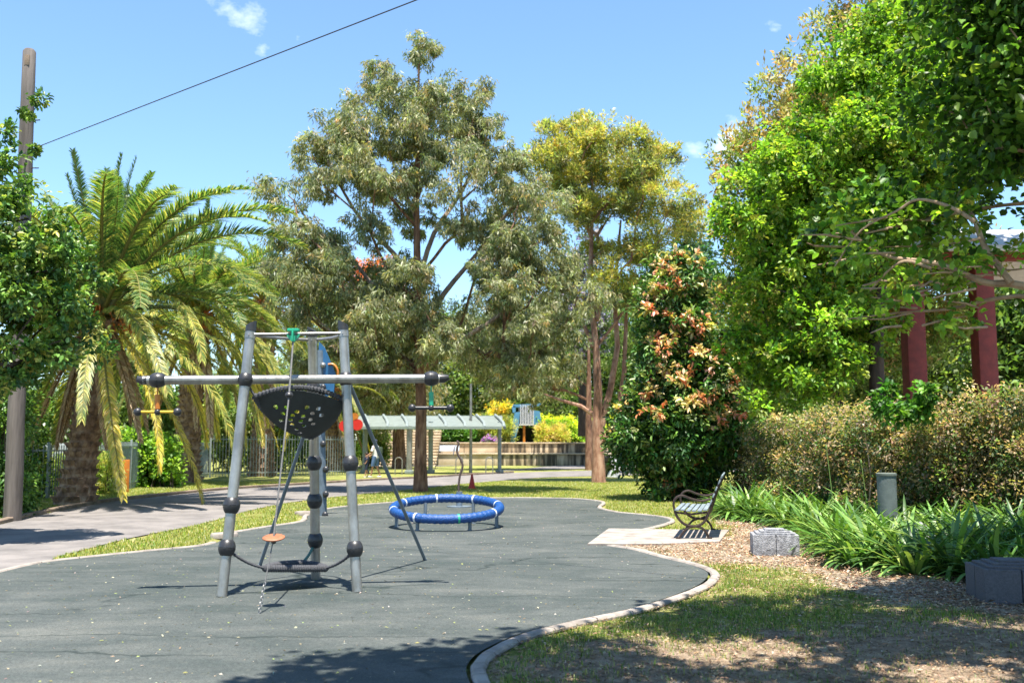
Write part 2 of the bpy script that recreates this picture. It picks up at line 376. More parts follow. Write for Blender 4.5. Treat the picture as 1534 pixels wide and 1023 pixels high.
# ground sheet with real surface types stored per vertex (mulch, bare dirt)
def grid_axis(segs):
    out = []
    for a, b, s in segs: out += list(np.arange(a, b, s))
    return np.array(out + [segs[-1][1]])
gx = grid_axis([(-160, -40, 8), (-40, -16, 1.5), (-16, -6, .5), (-6, 12, .14), (12, 24, .6), (24, 60, 2), (60, 180, 8)])
gy = grid_axis([(-20, 3, 1.), (3, 26, .14), (26, 68, 1.), (68, 76, .25), (76, 130, 3), (130, 420, 15)])
X, Y = np.meshgrid(gx, gy, indexing='ij'); Z = H(X, Y)
def vnoise(x, y, s, seed=0):
    r = np.random.default_rng(seed).random((64, 64)); u = (x / s) % 64; v = (y / s) % 64
    i = np.floor(u).astype(int); j = np.floor(v).astype(int); fu = u - i; fv = v - j; fu = fu * fu * (3 - 2 * fu); fv = fv * fv * (3 - 2 * fv)
    i1 = (i + 1) % 64; j1 = (j + 1) % 64; i = i % 64; j = j % 64
    return r[i, j] * (1 - fu) * (1 - fv) + r[i1, j] * fu * (1 - fv) + r[i, j1] * (1 - fu) * fv + r[i1, j1] * fu * fv
def inpoly(x, y, poly):
    ins = np.zeros(x.shape, bool); n = len(poly)
    for i in range(n):
        x1, y1 = poly[i][:2]; x2, y2 = poly[(i + 1) % n][:2]
        if y1 == y2: continue
        ins ^= ((y1 > y) != (y2 > y)) & (x < (x2 - x1) * (y - y1) / (y2 - y1) + x1)
    return ins
def segdist(x, y, poly, closed=True):
    d = np.full(x.shape, 1e9); n = len(poly)
    for i in range(n if closed else n - 1):
        x1, y1 = poly[i][:2]; x2, y2 = poly[(i + 1) % n][:2]; L = (x2 - x1) ** 2 + (y2 - y1) ** 2 + 1e-9
        t = np.clip(((x - x1) * (x2 - x1) + (y - y1) * (y2 - y1)) / L, 0, 1); d = np.minimum(d, np.hypot(x - x1 - t * (x2 - x1), y - y1 - t * (y2 - y1)))
    return d
def soft(x, y, poly, wd):
    s = np.where(inpoly(x, y, poly), 1, -1) * segdist(x, y, poly)
    return np.clip(.5 + s / wd, 0, 1)
mulch_poly = [G2(*p) for p in [(915, 820), (1090, 800), (1075, 770)]] + [(5.2, 21), (9, 30), (18, 46), (60, 46), (60, 3), (8.5, 6.8)] + [G2(*p) for p in [(1534, 925), (1440, 915), (1330, 898), (1250, 880), (1190, 850), (1075, 852), (985, 836)]]
dirt_poly = [G2(*p) for p in [(735, 985), (900, 955), (1130, 950), (1330, 925), (1560, 915)]] + [(9, 5), (6, 0), (.2, 0), (0, 5)]
xn, yn = X.ravel(), Y.ravel()
MU = soft(xn + .5 * (vnoise(xn, yn, .5, 1) - .5), yn + .8 * (vnoise(xn, yn, .45, 2) - .5), mulch_poly, .5)
DI = soft(xn + .7 * (vnoise(xn, yn, .4, 3) - .5), yn + 1.0 * (vnoise(xn, yn, .35, 4) - .5), dirt_poly, 1.1)
GR = np.clip(vnoise(xn, yn, 1.3, 5) * .6 + vnoise(xn, yn, .35, 6) * .4, 0, 1)      # dryness of the lawn
FAR = 0 * xn
INR = inpoly(xn, yn, [tuple(q) for q in rub]) | (segdist(xn, yn, [tuple(q) for q in rub]) < .12)
MU = np.where(INR, 0, MU); DI = np.where(INR, 0, DI)
Z = Z - .03 * INR.reshape(X.shape)
Z = Z + (.03 * vnoise(X, Y, .5, 8) + .015 * vnoise(X, Y, .2, 9)) * MU.reshape(X.shape)
Z = Z + .012 * DI.reshape(X.shape) * vnoise(X, Y, .3, 10)
V = np.stack([X.ravel(), Y.ravel(), Z.ravel()], 1); a_, b_ = X.shape
ii = (np.arange(a_ - 1)[:, None] * b_ + np.arange(b_ - 1)[None, :]).ravel()
F = np.stack([ii, ii + b_, ii + b_ + 1, ii + 1], 1)
m, n, N, L = nodes('ground_cover'); MG = m
o = N('ShaderNodeOutputMaterial'); p = N('ShaderNodeBsdfPrincipled'); p.inputs['Roughness'].default_value = .95; p.inputs['Specular IOR Level'].default_value = .2; L(p.outputs[0], o.inputs[0])
at = N('ShaderNodeAttribute'); at.attribute_name = 'Col'; sp = N('ShaderNodeSeparateColor'); L(at.outputs['Color'], sp.inputs[0])
t = N('ShaderNodeTexCoord')
def noise(scale, det=6, ro=.65, st=None):
    q = N('ShaderNodeTexNoise'); q.inputs['Scale'].default_value = scale; q.inputs['Detail'].default_value = det; q.inputs['Roughness'].default_value = ro; L(t.outputs['Object'], q.inputs['Vector']); return q
n1 = noise(1.1, 8, .75); n2 = noise(14, 5, .8); n3 = noise(55, 3, .8)
add = N('ShaderNodeMath'); add.operation = 'ADD'; L(n1.outputs[0], add.inputs[0]); L(n2.outputs[0], add.inputs[1])
hal = N('ShaderNodeMath'); hal.operation = 'MULTIPLY'; L(add.outputs[0], hal.inputs[0]); hal.inputs[1].default_value = .5
r1 = ramp(n, [(.40, (.09, .14, .022)), (.47, (.19, .22, .045)), (.53, (.30, .29, .09)), (.60, (.42, .37, .17))]); L(hal.outputs[0], r1.inputs[0])
vor = N('ShaderNodeTexVoronoi'); vor.inputs['Scale'].default_value = 26; L(t.outputs['Object'], vor.inputs['Vector'])
r2 = ramp(n, [(.0, (.14, .10, .065)), (.3, (.28, .22, .15)), (.6, (.40, .33, .24)), (1., (.52, .44, .34))])
sepv = N('ShaderNodeSeparateColor'); L(vor.outputs['Color'], sepv.inputs[0]); L(sepv.outputs[0], r2.inputs[0])
r3 = ramp(n, [(.38, (.16, .115, .075)), (.5, (.32, .235, .16)), (.62, (.48, .38, .27))]); n4 = noise(5, 9, .8); L(n4.outputs[0], r3.inputs[0])
def mixc(f, a, b):
    q = N('ShaderNodeMix'); q.data_type = 'RGBA'; L(f, q.inputs[0]); L(a, q.inputs[6]); L(b, q.inputs[7]); return q.outputs[2]
def edge(ch, nn, k):   # break a soft boundary up with noise
    s1 = N('ShaderNodeMath'); s1.operation = 'SUBTRACT'; L(nn.outputs[0], s1.inputs[0]); s1.inputs[1].default_value = .5
    s2 = N('ShaderNodeMath'); s2.operation = 'MULTIPLY_ADD'; L(s1.outputs[0], s2.inputs[0]); s2.inputs[1].default_value = k; L(ch, s2.inputs[2])
    q = N('ShaderNodeMapRange'); q.inputs[1].default_value = .38; q.inputs[2].default_value = .62; L(s2.outputs[0], q.inputs[0]); return q.outputs[0]
c = mixc(edge(sp.outputs[0], n2, 1.2), r1.outputs[0], r2.outputs[0]); c = mixc(edge(sp.outputs[1], n2, 1.5), c, r3.outputs[0]); L(c, p.inputs['Base Color'])
b = N('ShaderNodeBump'); b.inputs['Strength'].default_value = .9; b.inputs['Distance'].default_value = .04; L(n3.outputs[0], b.inputs['Height'])
b2 = N('ShaderNodeBump'); b2.inputs['Strength'].default_value = .6; b2.inputs['Distance'].default_value = .05; L(n2.outputs[0], b2.inputs['Height']); L(b.outputs[0], b2.inputs['Normal']); L(b2.outputs[0], p.inputs['Normal'])
g = fastmesh('ground', V, [F], MG, colr=np.stack([MU, DI, GR], 1), kind='structure'); g.data.shade_smooth()

# rubber safety surface
m, n, N, L = nodes('rubber_safety_surface'); M_rub = m
o = N('ShaderNodeOutputMaterial'); p = N('ShaderNodeBsdfPrincipled'); p.inputs['Specular IOR Level'].default_value = .35; L(p.outputs[0], o.inputs[0])
t = N('ShaderNodeTexCoord'); q1 = noise(.45, 7, .6)
mp2 = N('ShaderNodeMapping'); mp2.inputs['Scale'].default_value = (.6, 1.5, 1); L(t.outputs['Object'], mp2.inputs[0])
q2 = N('ShaderNodeTexNoise'); q2.inputs['Scale'].default_value = 1.6; q2.inputs['Detail'].default_value = 8; q2.inputs['Roughness'].default_value = .7; L(mp2.outputs[0], q2.inputs['Vector'])
q3 = noise(70, 4, .85); q4 = noise(9, 6, .8)
rr = ramp(n, [(.34, (.026, .039, .037)), (.46, (.046, .055, .053)), (.54, (.063, .071, .068)), (.68, (.105, .108, .098))])
ad = N('ShaderNodeMath'); ad.operation = 'ADD'; L(q1.outputs[0], ad.inputs[0]); L(q2.outputs[0], ad.inputs[1]); h2 = N('ShaderNodeMath'); h2.operation = 'MULTIPLY'; h2.inputs[1].default_value = .5; L(ad.outputs[0], h2.inputs[0]); L(h2.outputs[0], rr.inputs[0])
rg = ramp(n, [(.33, (.35, .35, .35)), (.5, (1, 1, 1)), (.68, (2.1, 2.1, 2.0))]); L(q3.outputs[0], rg.inputs[0])
mm = N('ShaderNodeMix'); mm.data_type = 'RGBA'; mm.blend_type = 'MULTIPLY'; mm.inputs[0].default_value = .8; L(rr.outputs[0], mm.inputs[6]); L(rg.outputs[0], mm.inputs[7])
rt = ramp(n, [(.57, (0, 0, 0)), (.68, (.6, .6, .6))]); L(q4.outputs[0], rt.inputs[0])
mt = N('ShaderNodeMix'); mt.data_type = 'RGBA'; L(rt.outputs[0], mt.inputs[0]); L(mm.outputs[2], mt.inputs[6]); mt.inputs[7].default_value = (.11, .11, .09, 1); L(mt.outputs[2], p.inputs['Base Color'])
p.inputs['Roughness'].default_value = .75
# fine joints and splits between the laid strips
mp3 = N('ShaderNodeMapping'); mp3.inputs['Scale'].default_value = (.16, 1.15, 1); L(t.outputs['Object'], mp3.inputs[0])
wz = noise(.7, 4, .6); wm = N('ShaderNodeVectorMath'); wm.operation = 'MULTIPLY_ADD'; L(wz.outputs['Color'], wm.inputs[0]); wm.inputs[1].default_value = (.9, .9, 0); L(mp3.outputs[0], wm.inputs[2])
vc = N('ShaderNodeTexVoronoi'); vc.feature = 'DISTANCE_TO_EDGE'; vc.inputs['Scale'].default_value = .9; L(wm.outputs[0], vc.inputs['Vector'])
rc_ = ramp(n, [(0, (1, 1, 1)), (.02, (0, 0, 0))]); L(vc.outputs['Distance'], rc_.inputs[0]); gate = noise(.5, 3, .6); rgt = ramp(n, [(.42, (0, 0, 0)), (.52, (.9, .9, .9))]); L(gate.outputs[0], rgt.inputs[0])
mg = N('ShaderNodeMath'); mg.operation = 'MULTIPLY'; L(rc_.outputs[0], mg.inputs[0]); L(rgt.outputs[0], mg.inputs[1])
mcx = N('ShaderNodeMix'); mcx.data_type = 'RGBA'; L(mg.outputs[0], mcx.inputs[0]); L(mt.outputs[2], mcx.inputs[6]); mcx.inputs[7].default_value = (.012, .02, .018, 1); L(mcx.outputs[2], p.inputs['Base Color'])
b = N('ShaderNodeBump'); b.inputs['Strength'].default_value = .35; b.inputs['Distance'].default_value = .006; L(q3.outputs[0], b.inputs['Height']); L(b.outputs[0], p.inputs['Normal'])
sheet('rubber_ground', rub, .022, M_rub)
M_path = pmat('asphalt_path', (.165, .150, .142), (.115, .105, .10), 1.3, .9, .4, 160, c3=(.21, .19, .178))
M_kerb = M_conc
for nm, ln, sd in (('concrete_kerb', kerb_l, .06), ('concrete_kerb', kerb_f, .06), ('concrete_kerb', kerb_r, .08)):
    strip(nm, ln, .10 if ln is not kerb_r else .105, 0, .034, M_conc, sd, joints=4, kind='structure')
far_edge = smooth_poly([(-34, 5), (-20, 9.5), (-13, 13.3)] + [G2(*p) for p in [(-60, 806), (0, 787), (100, 764), (170, 752), (250, 743), (330, 735), (400, 730), (480, 725), (560, 720), (640, 716), (705, 712), (770, 708.5), (840, 706), (985, 703), (1100, 700)]] + [(40, 75)], 4)
near_edge = smooth_poly([(-40, -12), (-6.95, -4)] + [G2(*p) for p in [(-86, 884), (-3, 862), (60, 847), (88, 835), (140, 821), (200, 806), (300, 786), (380, 764), (450, 751), (520, 743), (614, 734), (708, 724), (802, 716), (880, 713.5), (980, 711), (1100, 707)]] + [(44, 62)], 4)
sheet('path', far_edge + near_edge[::-1], .018, M_path)
strip('path_kerb', far_edge[0:57], .14, 0, .10, M_darkkerb, .08, kind='structure')
# branch path crossing the far lawn towards the steps
sheet('far_path', [(-12, 66), (-5.5, 66.8), (-3, 69.5), (-9, 69.6), (-16, 69)], .022, M_path)
sheet('far_paving', [G2(740, 706), G2(830, 703), G2(985, 701), G2(985, 697.5), G2(900, 697), G2(830, 698)], .022, M_path)
slab = [G2(*p) for p in [(880, 819), (912, 795), (1000, 796.5), (1092, 797), (1078, 815), (1000, 818.5), (940, 819)]]
sheet('concrete_slab', slab, .046, M_conc, thick=.05)
for px, py, r in ((336, 805, .22), (459, 771, .25)):
    p0 = gnd(px, py); mb = MB(); mb.tube([(p0[0], p0[1], 0), (p0[0], p0[1], .05), (p0[0], p0[1], .075)], [r, r, r * .93], 20); mb.build('concrete_footing', M_conc, kind='structure')

# sandstone terrace walls
def wallmat(name, stain):
    m, n, N, L = nodes(name); o = N('ShaderNodeOutputMaterial'); p = N('ShaderNodeBsdfPrincipled'); p.inputs['Roughness'].default_value = .9; L(p.outputs[0], o.inputs[0])
    t = N('ShaderNodeTexCoord'); mpp = N('ShaderNodeMapping'); mpp.inputs['Scale'].default_value = (2.2, 2.2, .16); L(t.outputs['Object'], mpp.inputs[0])
    z = N('ShaderNodeTexNoise'); z.inputs['Scale'].default_value = 1.7; z.inputs['Detail'].default_value = 7; L(mpp.outputs[0], z.inputs['Vector'])
    base = ramp(n, [(.35, (.42, .32, .20)), (.65, (.60, .50, .37))]); z1 = N('ShaderNodeTexNoise'); z1.inputs['Scale'].default_value = 1.2; z1.inputs['Detail'].default_value = 6; L(t.outputs['Object'], z1.inputs['Vector']); L(z1.outputs[0], base.inputs[0])
    sr = ramp(n, [(.50 - stain * .08, (0, 0, 0)), (.56, (1, 1, 1))]) if stain > .3 else ramp(n, [(.62, (0, 0, 0)), (.78, (.5, .5, .5))])
    L(z.outputs[0], sr.inputs[0]); mx = N('ShaderNodeMix'); mx.data_type = 'RGBA'; L(sr.outputs[0], mx.inputs[0]); L(base.outputs[0], mx.inputs[6]); mx.inputs[7].default_value = (.085, .07, .05, 1); L(mx.outputs[2], p.inputs['Base Color'])
    return m
MW1, MW2 = wallmat('clean_sandstone', .1), wallmat('stained_sandstone', .9)
def blockwall(x0, x1, y0, z0, z1, label, mats, split, depth=1.2):
    root = empty('terrace_wall', ((x0 + x1) / 2, y0, 0), label, 'retaining wall')
    for (a, b_, mm_) in ((x0, split, mats[0]), (split, x1, mats[1])):
        mb = MB(); x = a
        while x < b_ - .2:
            wv = min(1.9 + rnd.random() * .5, b_ - x); wv = b_ - x if b_ - x - wv < .5 else wv
            mb.box((x + wv / 2, y0 + depth / 2, (z0 + z1 - .1) / 2), (wv - .03, depth, z1 - .1 - z0), bev=.03); x += wv
        mb.box(((a + b_) / 2, y0 + depth / 2 + .08, z0 + (z1 - z0) * .5 - .03), (b_ - a - .05, depth - .02, (z1 - z0) - .2))
        mb.build('stone_face', mm_, root)
    mb = MB(); x = x0
    while x < x1 - .1:
        wv = min(2.4, x1 - x); mb.box((x + wv / 2, y0 + depth / 2 - .03, z1 - .045), (wv - .02, depth + .1, .10), bev=.02); x += wv
    mb.build('capping', MW1, root)
    return root
xa = lambda px, Y: pix(px, 600, Y)[0]
blockwall(xa(646, 70), xa(1105, 70), 70, -.1, .86, 'lower sandstone terrace wall, pale at one end and black-streaked further along', (MW1, MW2), xa(738, 70), 1.3)
blockwall(xa(655, 71.4), xa(1110, 71.4), 71.4, .75, 1.62, 'upper sandstone terrace wall just under the slide and garden hedge', (MW1, MW2), xa(748, 71.4), 1.6)
# sandstone steps
root = empty('garden_steps', (xa(605, 66), 66, 0), 'wide flight of brown sandstone steps behind the pergola', 'steps')
x0, x1 = xa(560, 68), xa(655, 68)
for k in range(13):
    mb = MB(); mb.box(((x0 + x1) / 2, 67 + k * .42 + .3, .2 * k + .03), (x1 - x0, .62, .14), bev=.02); mb.build('tread', MW1, root)
mb = MB()
for k in range(13): mb.box(((x0 + x1) / 2, 67 + k * .42 + .55, .2 * k - .10), (x1 - x0 - .04, .9, .19))
mb.build('riser', pmat('brown_riser', (.26, .16, .10), (.16, .10, .06), 3, .9), root)
# ------------------------------------------------------------------ vegetation
def tree(name, label, cat, trunk, tr, clumps, crad, twigs, per, style, colors, Lr, Wr, bark, mat=None, group=None, weights=None, six=False, tipcolors=None, tipw=.5, r0=.016, squash=.8, low=.35, extra=None, sag=.3, sides=5, sub=0):
    root = empty(name, trunk[0], label, cat, group)
    mb, nd = limbs(trunk, tr, clumps, r0, low=low, sag=sag, sides=sides)
    mb.build('trunk', bark, root)
    rad = crad * rng.uniform(.75, 1.25, len(clumps))
    parts = [clump_foliage(clumps, rad, twigs, per, style, colors, Lr, Wr, weights, six, squash, tipcolors, tipw, sub)]
    if extra: parts += extra
    V, F, C = cat_fol(parts)
    fastmesh('crown', V, F, mat or M_leaf, root, C)
    return root
GUM = [(.168, .178, .088), (.122, .138, .070), (.225, .225, .135), (.082, .100, .055), (.29, .28, .19), (.26, .20, .08)]
GUMW = [.3, .25, .2, .13, .07, .05]
# --- the large gum tree in the middle
D1 = gnd(630, 737)[1]
c1 = crown_points([(628, 62), (672, 110), (690, 150), (722, 140), (752, 178), (768, 235), (800, 262), (838, 310), (850, 360), (868, 430), (880, 500), (868, 545), (800, 565), (742, 575), (700, 570), (690, 535), (640, 550), (600, 572), (545, 585), (470, 578), (452, 520), (420, 470), (408, 400), (412, 330), (440, 262), (452, 205), (490, 165), (540, 168), (545, 120), (590, 95)], D1, 135, .98, seed=3, thick=.5)
keep = []
for c in c1:   # openings in the crown where the sky shows
    px = 767 + c[0] / c[1] * FPX; py = 665 - (c[2] - EYE) / c[1] * FPX
    if any(((px - a) / w_) ** 2 + ((py - b) / h) ** 2 < 1 for a, b, w_, h in ((512, 305, 44, 42), (565, 388, 58, 30), (660, 375, 40, 50), (652, 285, 26, 50), (708, 300, 48, 28), (596, 315, 24, 56), (698, 432, 26, 32), (655, 200, 14, 26), (590, 205, 14, 26), (760, 400, 16, 20))): continue
    if py > 455 and rng.random() < .28: continue
    keep.append(c)
c1 = np.array(keep)
t1 = [gnd(630, 737), pix(630, 690, D1), pix(631, 620, D1), pix(629, 540, D1), pix(626, 470, D1), pix(625, 400, D1), pix(624, 310, D1), pix(626, 220, D1), pix(627, 130, D1), pix(628, 70, D1)]
t1[0][2] = -.1
tg1 = tree('gum_tree', 'tallest gum tree, grey-green drooping crown with straight reddish-brown trunk behind the blue ring', 'tree', t1, [.25, .19, .17, .155, .14, .12, .095, .07, .04, .015], c1, .92, 15, 11, 'gum', GUM, (.12, .23), (.028, .050), M_bark, weights=GUMW, r0=.02, low=.75, sub=12)
mb = MB()
for pts, r_ in (([(625, 430), (590, 380), (545, 335), (505, 270), (480, 215)], .10), ([(626, 480), (570, 440), (520, 380), (470, 340), (440, 300)], .10), ([(628, 420), (650, 350), (690, 290), (725, 220), (730, 180)], .10), ([(629, 500), (665, 440), (715, 380), (760, 320), (790, 290)], .11), ([(624, 330), (600, 270), (575, 210), (560, 160)], .06), ([(625, 300), (645, 240), (665, 180), (670, 140)], .06), ([(630, 560), (690, 510), (750, 470), (810, 400), (840, 350)], .11), ([(630, 570), (570, 530), (500, 500), (450, 450)], .09)):
    mb.tube(smooth_poly([pix(a, b, D1 + rng.normal(0, .5) * (i > 0)) for i, (a, b) in enumerate(pts)], 3), list(np.linspace(r_, r_ * .25, (len(pts) - 1) * 3 + 1)), 6)
mb.build('limb', M_bark2, tg1)
# --- second gum, golden tips, several limbs
D2 = gnd(897, 723)[1]
c2 = crown_points([(855, 165), (885, 172), (902, 190), (900, 218), (925, 212), (958, 202), (988, 228), (1002, 265), (1022, 300), (1015, 340), (990, 345), (1000, 370), (985, 440), (955, 450), (920, 430), (880, 330), (850, 330), (830, 300), (800, 260), (785, 240), (805, 220), (822, 205), (832, 186)], D2, 78, 1.12, seed=5, thick=.65)
keep = []
for c in c2:
    px = 767 + c[0] / c[1] * FPX; py = 665 - (c[2] - EYE) / c[1] * FPX
    if any(((px - a) / w_) ** 2 + ((py - b) / h) ** 2 < 1 for a, b, w_, h in ((908, 240, 17, 34), (850, 255, 16, 10), (940, 330, 34, 20), (900, 340, 25, 30), (985, 300, 10, 18))): continue
    keep.append(c)
c2 = np.array(keep)
t2 = [gnd(897, 723), pix(896, 680, D2), pix(894, 640, D2), pix(896, 590, D2), pix(893, 520, D2), pix(884, 440, D2), pix(886, 360, D2), pix(887, 280, D2), pix(880, 200, D2)]
t2[0][2] = -.1
G2C = [(.14, .16, .05), (.10, .12, .045), (.075, .095, .04), (.20, .18, .06)]
tip2 = [(.33, .30, .07), (.32, .25, .07), (.26, .28, .08), (.20, .24, .07)]
tr2 = tree('gum_tree', 'golden-tipped gum tree with rough red-brown trunk beside the leaning white sign', 'tree', t2, [.30, .23, .20, .17, .13, .10, .08, .06, .02], c2, 1.2, 16, 10, 'tuft', G2C, (.13, .24), (.03, .06), M_barkred, tipcolors=tip2, tipw=.9, r0=.026, low=1.0, squash=.6, sub=13)
mb = MB()   # the bare pale stems that fork low
for pts, rr_ in (([(898, 650), (915, 580), (925, 520), (920, 440), (930, 330)], [.16, .13, .11, .09, .04]), ([(893, 480), (905, 430), (920, 385), (945, 360)], [.12, .10, .08, .04]), ([(900, 660), (922, 640), (935, 560), (938, 470), (930, 400)], [.14, .12, .1, .07, .03]), ([(896, 625), (870, 608), (842, 600), (815, 590)], [.10, .08, .06, .03]), ([(888, 520), (868, 470), (850, 420), (835, 380)], [.09, .07, .05, .03]), ([(920, 660), (960, 610), (990, 560), (1000, 500)], [.08, .07, .05, .02])):
    mb.tube([pix(a, b, D2 + .25 * i) for i, (a, b) in enumerate(pts)], rr_, 7)
mb.build('limb', M_barkred, tr2)
# --- dense conical tree with salmon new leaves
D3 = gnd(1032, 748)[1]
mag_poly = [(1012, 388), (1036, 400), (1046, 440), (1062, 480), (1092, 520), (1100, 560), (1098, 620), (1108, 660), (1085, 700), (1060, 715), (1015, 742), (990, 735), (975, 700), (930, 690), (915, 640), (935, 605), (962, 585), (970, 520), (965, 460), (975, 410)]
c3 = crown_points(mag_poly, D3, 130, .45, seed=8, thick=1.0)
surf = []
for c in c3:
    if rng.random() < .95: surf.append(c + np.array([rng.normal(0, .15), -.42, .18]))
MAG = [(.022, .060, .014), (.035, .095, .020), (.055, .13, .026), (.015, .038, .012), (.09, .15, .03), (.12, .16, .06)]
sp_ = np.array([s_ for s_ in surf if (s_[2] > 2.2 or rng.random() < .25)])
ext = clump_foliage(sp_, np.full(len(sp_), .24), 7, 8, 'broad', [(.56, .24, .15), (.54, .30, .20), (.45, .16, .08), (.45, .34, .18), (.25, .22, .06)], (.12, .20), (.06, .085), None, True, .8)
t3 = [gnd(1030, 748), pix(1030, 690, D3), pix(1026, 560, D3), pix(1016, 400, D3)]
tree('evergreen_tree', 'dark glossy cone-shaped tree with salmon-pink new leaves beside the bench', 'tree', t3, [.12, .1, .07, .02], c3, .55, 36, 9, 'broad', MAG, (.12, .20), (.055, .085), M_barkdark, M_gloss, extra=[ext], six=True, low=.2, r0=.01)
# --- right: bright broadleaf tree
BG = [(.105, .195, .018), (.145, .245, .024), (.07, .14, .016), (.20, .29, .035), (.045, .10, .014), (.14, .17, .03)]
c4 = crown_points([(1100, 440), (1094, 345), (1108, 300), (1150, 240), (1205, 165), (1262, 95), (1340, 30), (1380, -20), (1420, -70), (1560, -60), (1620, 120), (1610, 250), (1500, 250), (1400, 300), (1330, 350), (1318, 450), (1325, 540), (1260, 600), (1200, 605), (1140, 610), (1105, 560)], 23.5, 125, 1.1, seed=11, thick=.5)
t4 = [np.array([pix(1312, 560, 23.5)[0], 23.5, .5]), pix(1312, 520, 23.5), pix(1318, 430, 23.5), pix(1335, 300, 23.5), pix(1350, 150, 23.5), pix(1365, 30, 23.5)]
tree('broadleaf_tree', 'bright green broadleaf tree standing behind the brown hedge', 'tree', t4, [.2, .17, .15, .12, .08, .03], c4, 1.05, 13, 10, 'broad', BG, (.085, .16), (.05, .10), M_barkdark, six=True, low=.3, r0=.014, sub=14)
# --- behind it: gum with rusty tips
c5 = crown_points([(1250, -60), (1300, -60), (1420, 60), (1420, 500), (1300, 560), (1130, 560), (1100, 480), (1098, 380), (1100, 250), (1135, 205), (1172, 125), (1235, 90), (1275, 35)], 30, 140, 1.15, seed=12, thick=.5)
t5 = [np.array([pix(1250, 560, 30)[0], 30, .6])] + [pix(1250, q, 30) for q in (500, 350, 200, 60)]
tree('gum_tree', 'olive gum with rust-coloured tips showing behind the bright broadleaf tree against the sky', 'tree', t5, [.3, .25, .2, .14, .04], c5, 1.4, 14, 8, 'tuft', [(.12, .16, .04), (.08, .12, .03), (.17, .20, .07)], (.12, .22), (.05, .09), M_barkdark, tipcolors=[(.27, .22, .09), (.28, .19, .08), (.20, .22, .08)], tipw=.8, low=.6, sub=11)
# --- right foreground tree: trunk just outside the frame, branches reaching in and over the camera
tb = np.array([7.4, 7.2, 0]); tb[2] = Hz(tb[0], tb[1])
c6 = crown_points([(1395, -60), (1560, -90), (1760, -60), (1760, 330), (1640, 330), (1545, 270), (1480, 240), (1420, 220), (1400, 150), (1410, 60)], 8.6, 85, .42, seed=14, thick=.8)
c6b = crown_points([(1240, 340), (1290, 300), (1400, 290), (1440, 300), (1380, 345), (1290, 370)], 9.0, 6, .3, seed=15, thick=.35)
ov = []
def shade_edge(x): return np.interp(x, [-5, -2.1, -.9, .5, 1.4, 2.3, 4.5, 7, 10], [4.7, 5.85, 7.15, 8.45, 8.85, 9.6, 9.4, 8.5, 8])
for i in range(4000):
    x, y, z = rng.uniform(-3.6, 9), rng.uniform(-1, 8.4), rng.uniform(6.6, 8.0)
    if y > shade_edge(x) - .24 * z - .35: continue
    if x > 2.2 and rng.random() < .4: continue
    if x > .9 and vnoise(np.array([x]), np.array([y]), 1.0, 77)[0] > .41: continue
    p_ = np.array([x, y, z])
    if all(np.linalg.norm((p_ - q)[:2]) > .55 for q in ov): ov.append(p_)
for i in range(1500):   # higher boughs over the planted border
    x, y, z = rng.uniform(4.3, 9.5), rng.uniform(7.4, 10.6), rng.uniform(7.3, 8.2)
    if x < 4.4 + .45 * (y - 8): continue
    p_ = np.array([x, y, z])
    if all(np.linalg.norm((p_ - q)[:2]) > .66 for q in ov): ov.append(p_)
ov = np.array(ov)
t6 = [tb, tb + np.array([-.1, 0, 1.4]), tb + np.array([-.3, -.2, 3.0]), tb + np.array([-.8, -.8, 4.6]), tb + np.array([-1.6, -1.8, 6.0]), tb + np.array([-2.6, -3.0, 7.0])]
DG = [(.030, .085, .012), (.045, .115, .014), (.022, .060, .010), (.075, .16, .02)]
fol_ov = clump_foliage(ov, rng.uniform(.5, .75, len(ov)), 80, 7, 'broad', DG, (.13, .20), (.09, .14), None, False, .6)
allc = np.concatenate([c6, c6b])
tr6 = tree('broadleaf_tree', 'shade-darkened green tree leaning in, its pale twigs crossing before the red columns', 'tree', t6, [.24, .21, .18, .15, .11, .06], allc, .44, 34, 8, 'broad', [(.040, .095, .014), (.060, .13, .017), (.026, .06, .012), (.095, .17, .025)], (.06, .11), (.05, .08), M_barkpale, six=True, low=.25, extra=[fol_ov], r0=.008, sag=.15)  # leaf colours darkened for the crown's own shade
mb, _ = limbs(t6[2:], [.18, .15, .11, .06], ov, .012, low=.6, sides=5); mb.build('limb', M_barkdark, tr6)
mb = MB()
for pts, r_, dd in (([(1650, 470), (1534, 432), (1480, 425), (1400, 398), (1320, 380), (1262, 335)], [.05, .035, .03, .022, .015, .008], 8.2), ([(1515, 424), (1480, 370), (1460, 330), (1440, 318), (1380, 330), (1300, 350), (1240, 350)], [.03, .026, .022, .018, .015, .012, .006], 8.3), ([(1460, 332), (1425, 305), (1380, 300), (1340, 320), (1290, 350), (1250, 400)], [.018, .015, .012, .010, .008, .005], 8.0), ([(1700, 520), (1560, 448), (1490, 447), (1420, 460), (1350, 468), (1270, 478)], [.03, .024, .02, .014, .01, .006], 8.8), ([(1395, 402), (1350, 388), (1330, 410), (1300, 440)], [.016, .012, .01, .005], 8.4)):
    mb.tube(smooth_poly([pix(a + rnd.uniform(-6, 6) * (0 < i < len(pts) - 1), b + rnd.uniform(-5, 5) * (0 < i < len(pts) - 1), dd + .12 * i) for i, (a, b) in enumerate(pts)], 4), list(np.interp(np.linspace(0, len(r_) - 1, (len(pts) - 1) * 4 + 1), range(len(r_)), r_)), 7)
mb.build('bare_branch', M_barkpale, tr6)
mb = MB(); tips = []
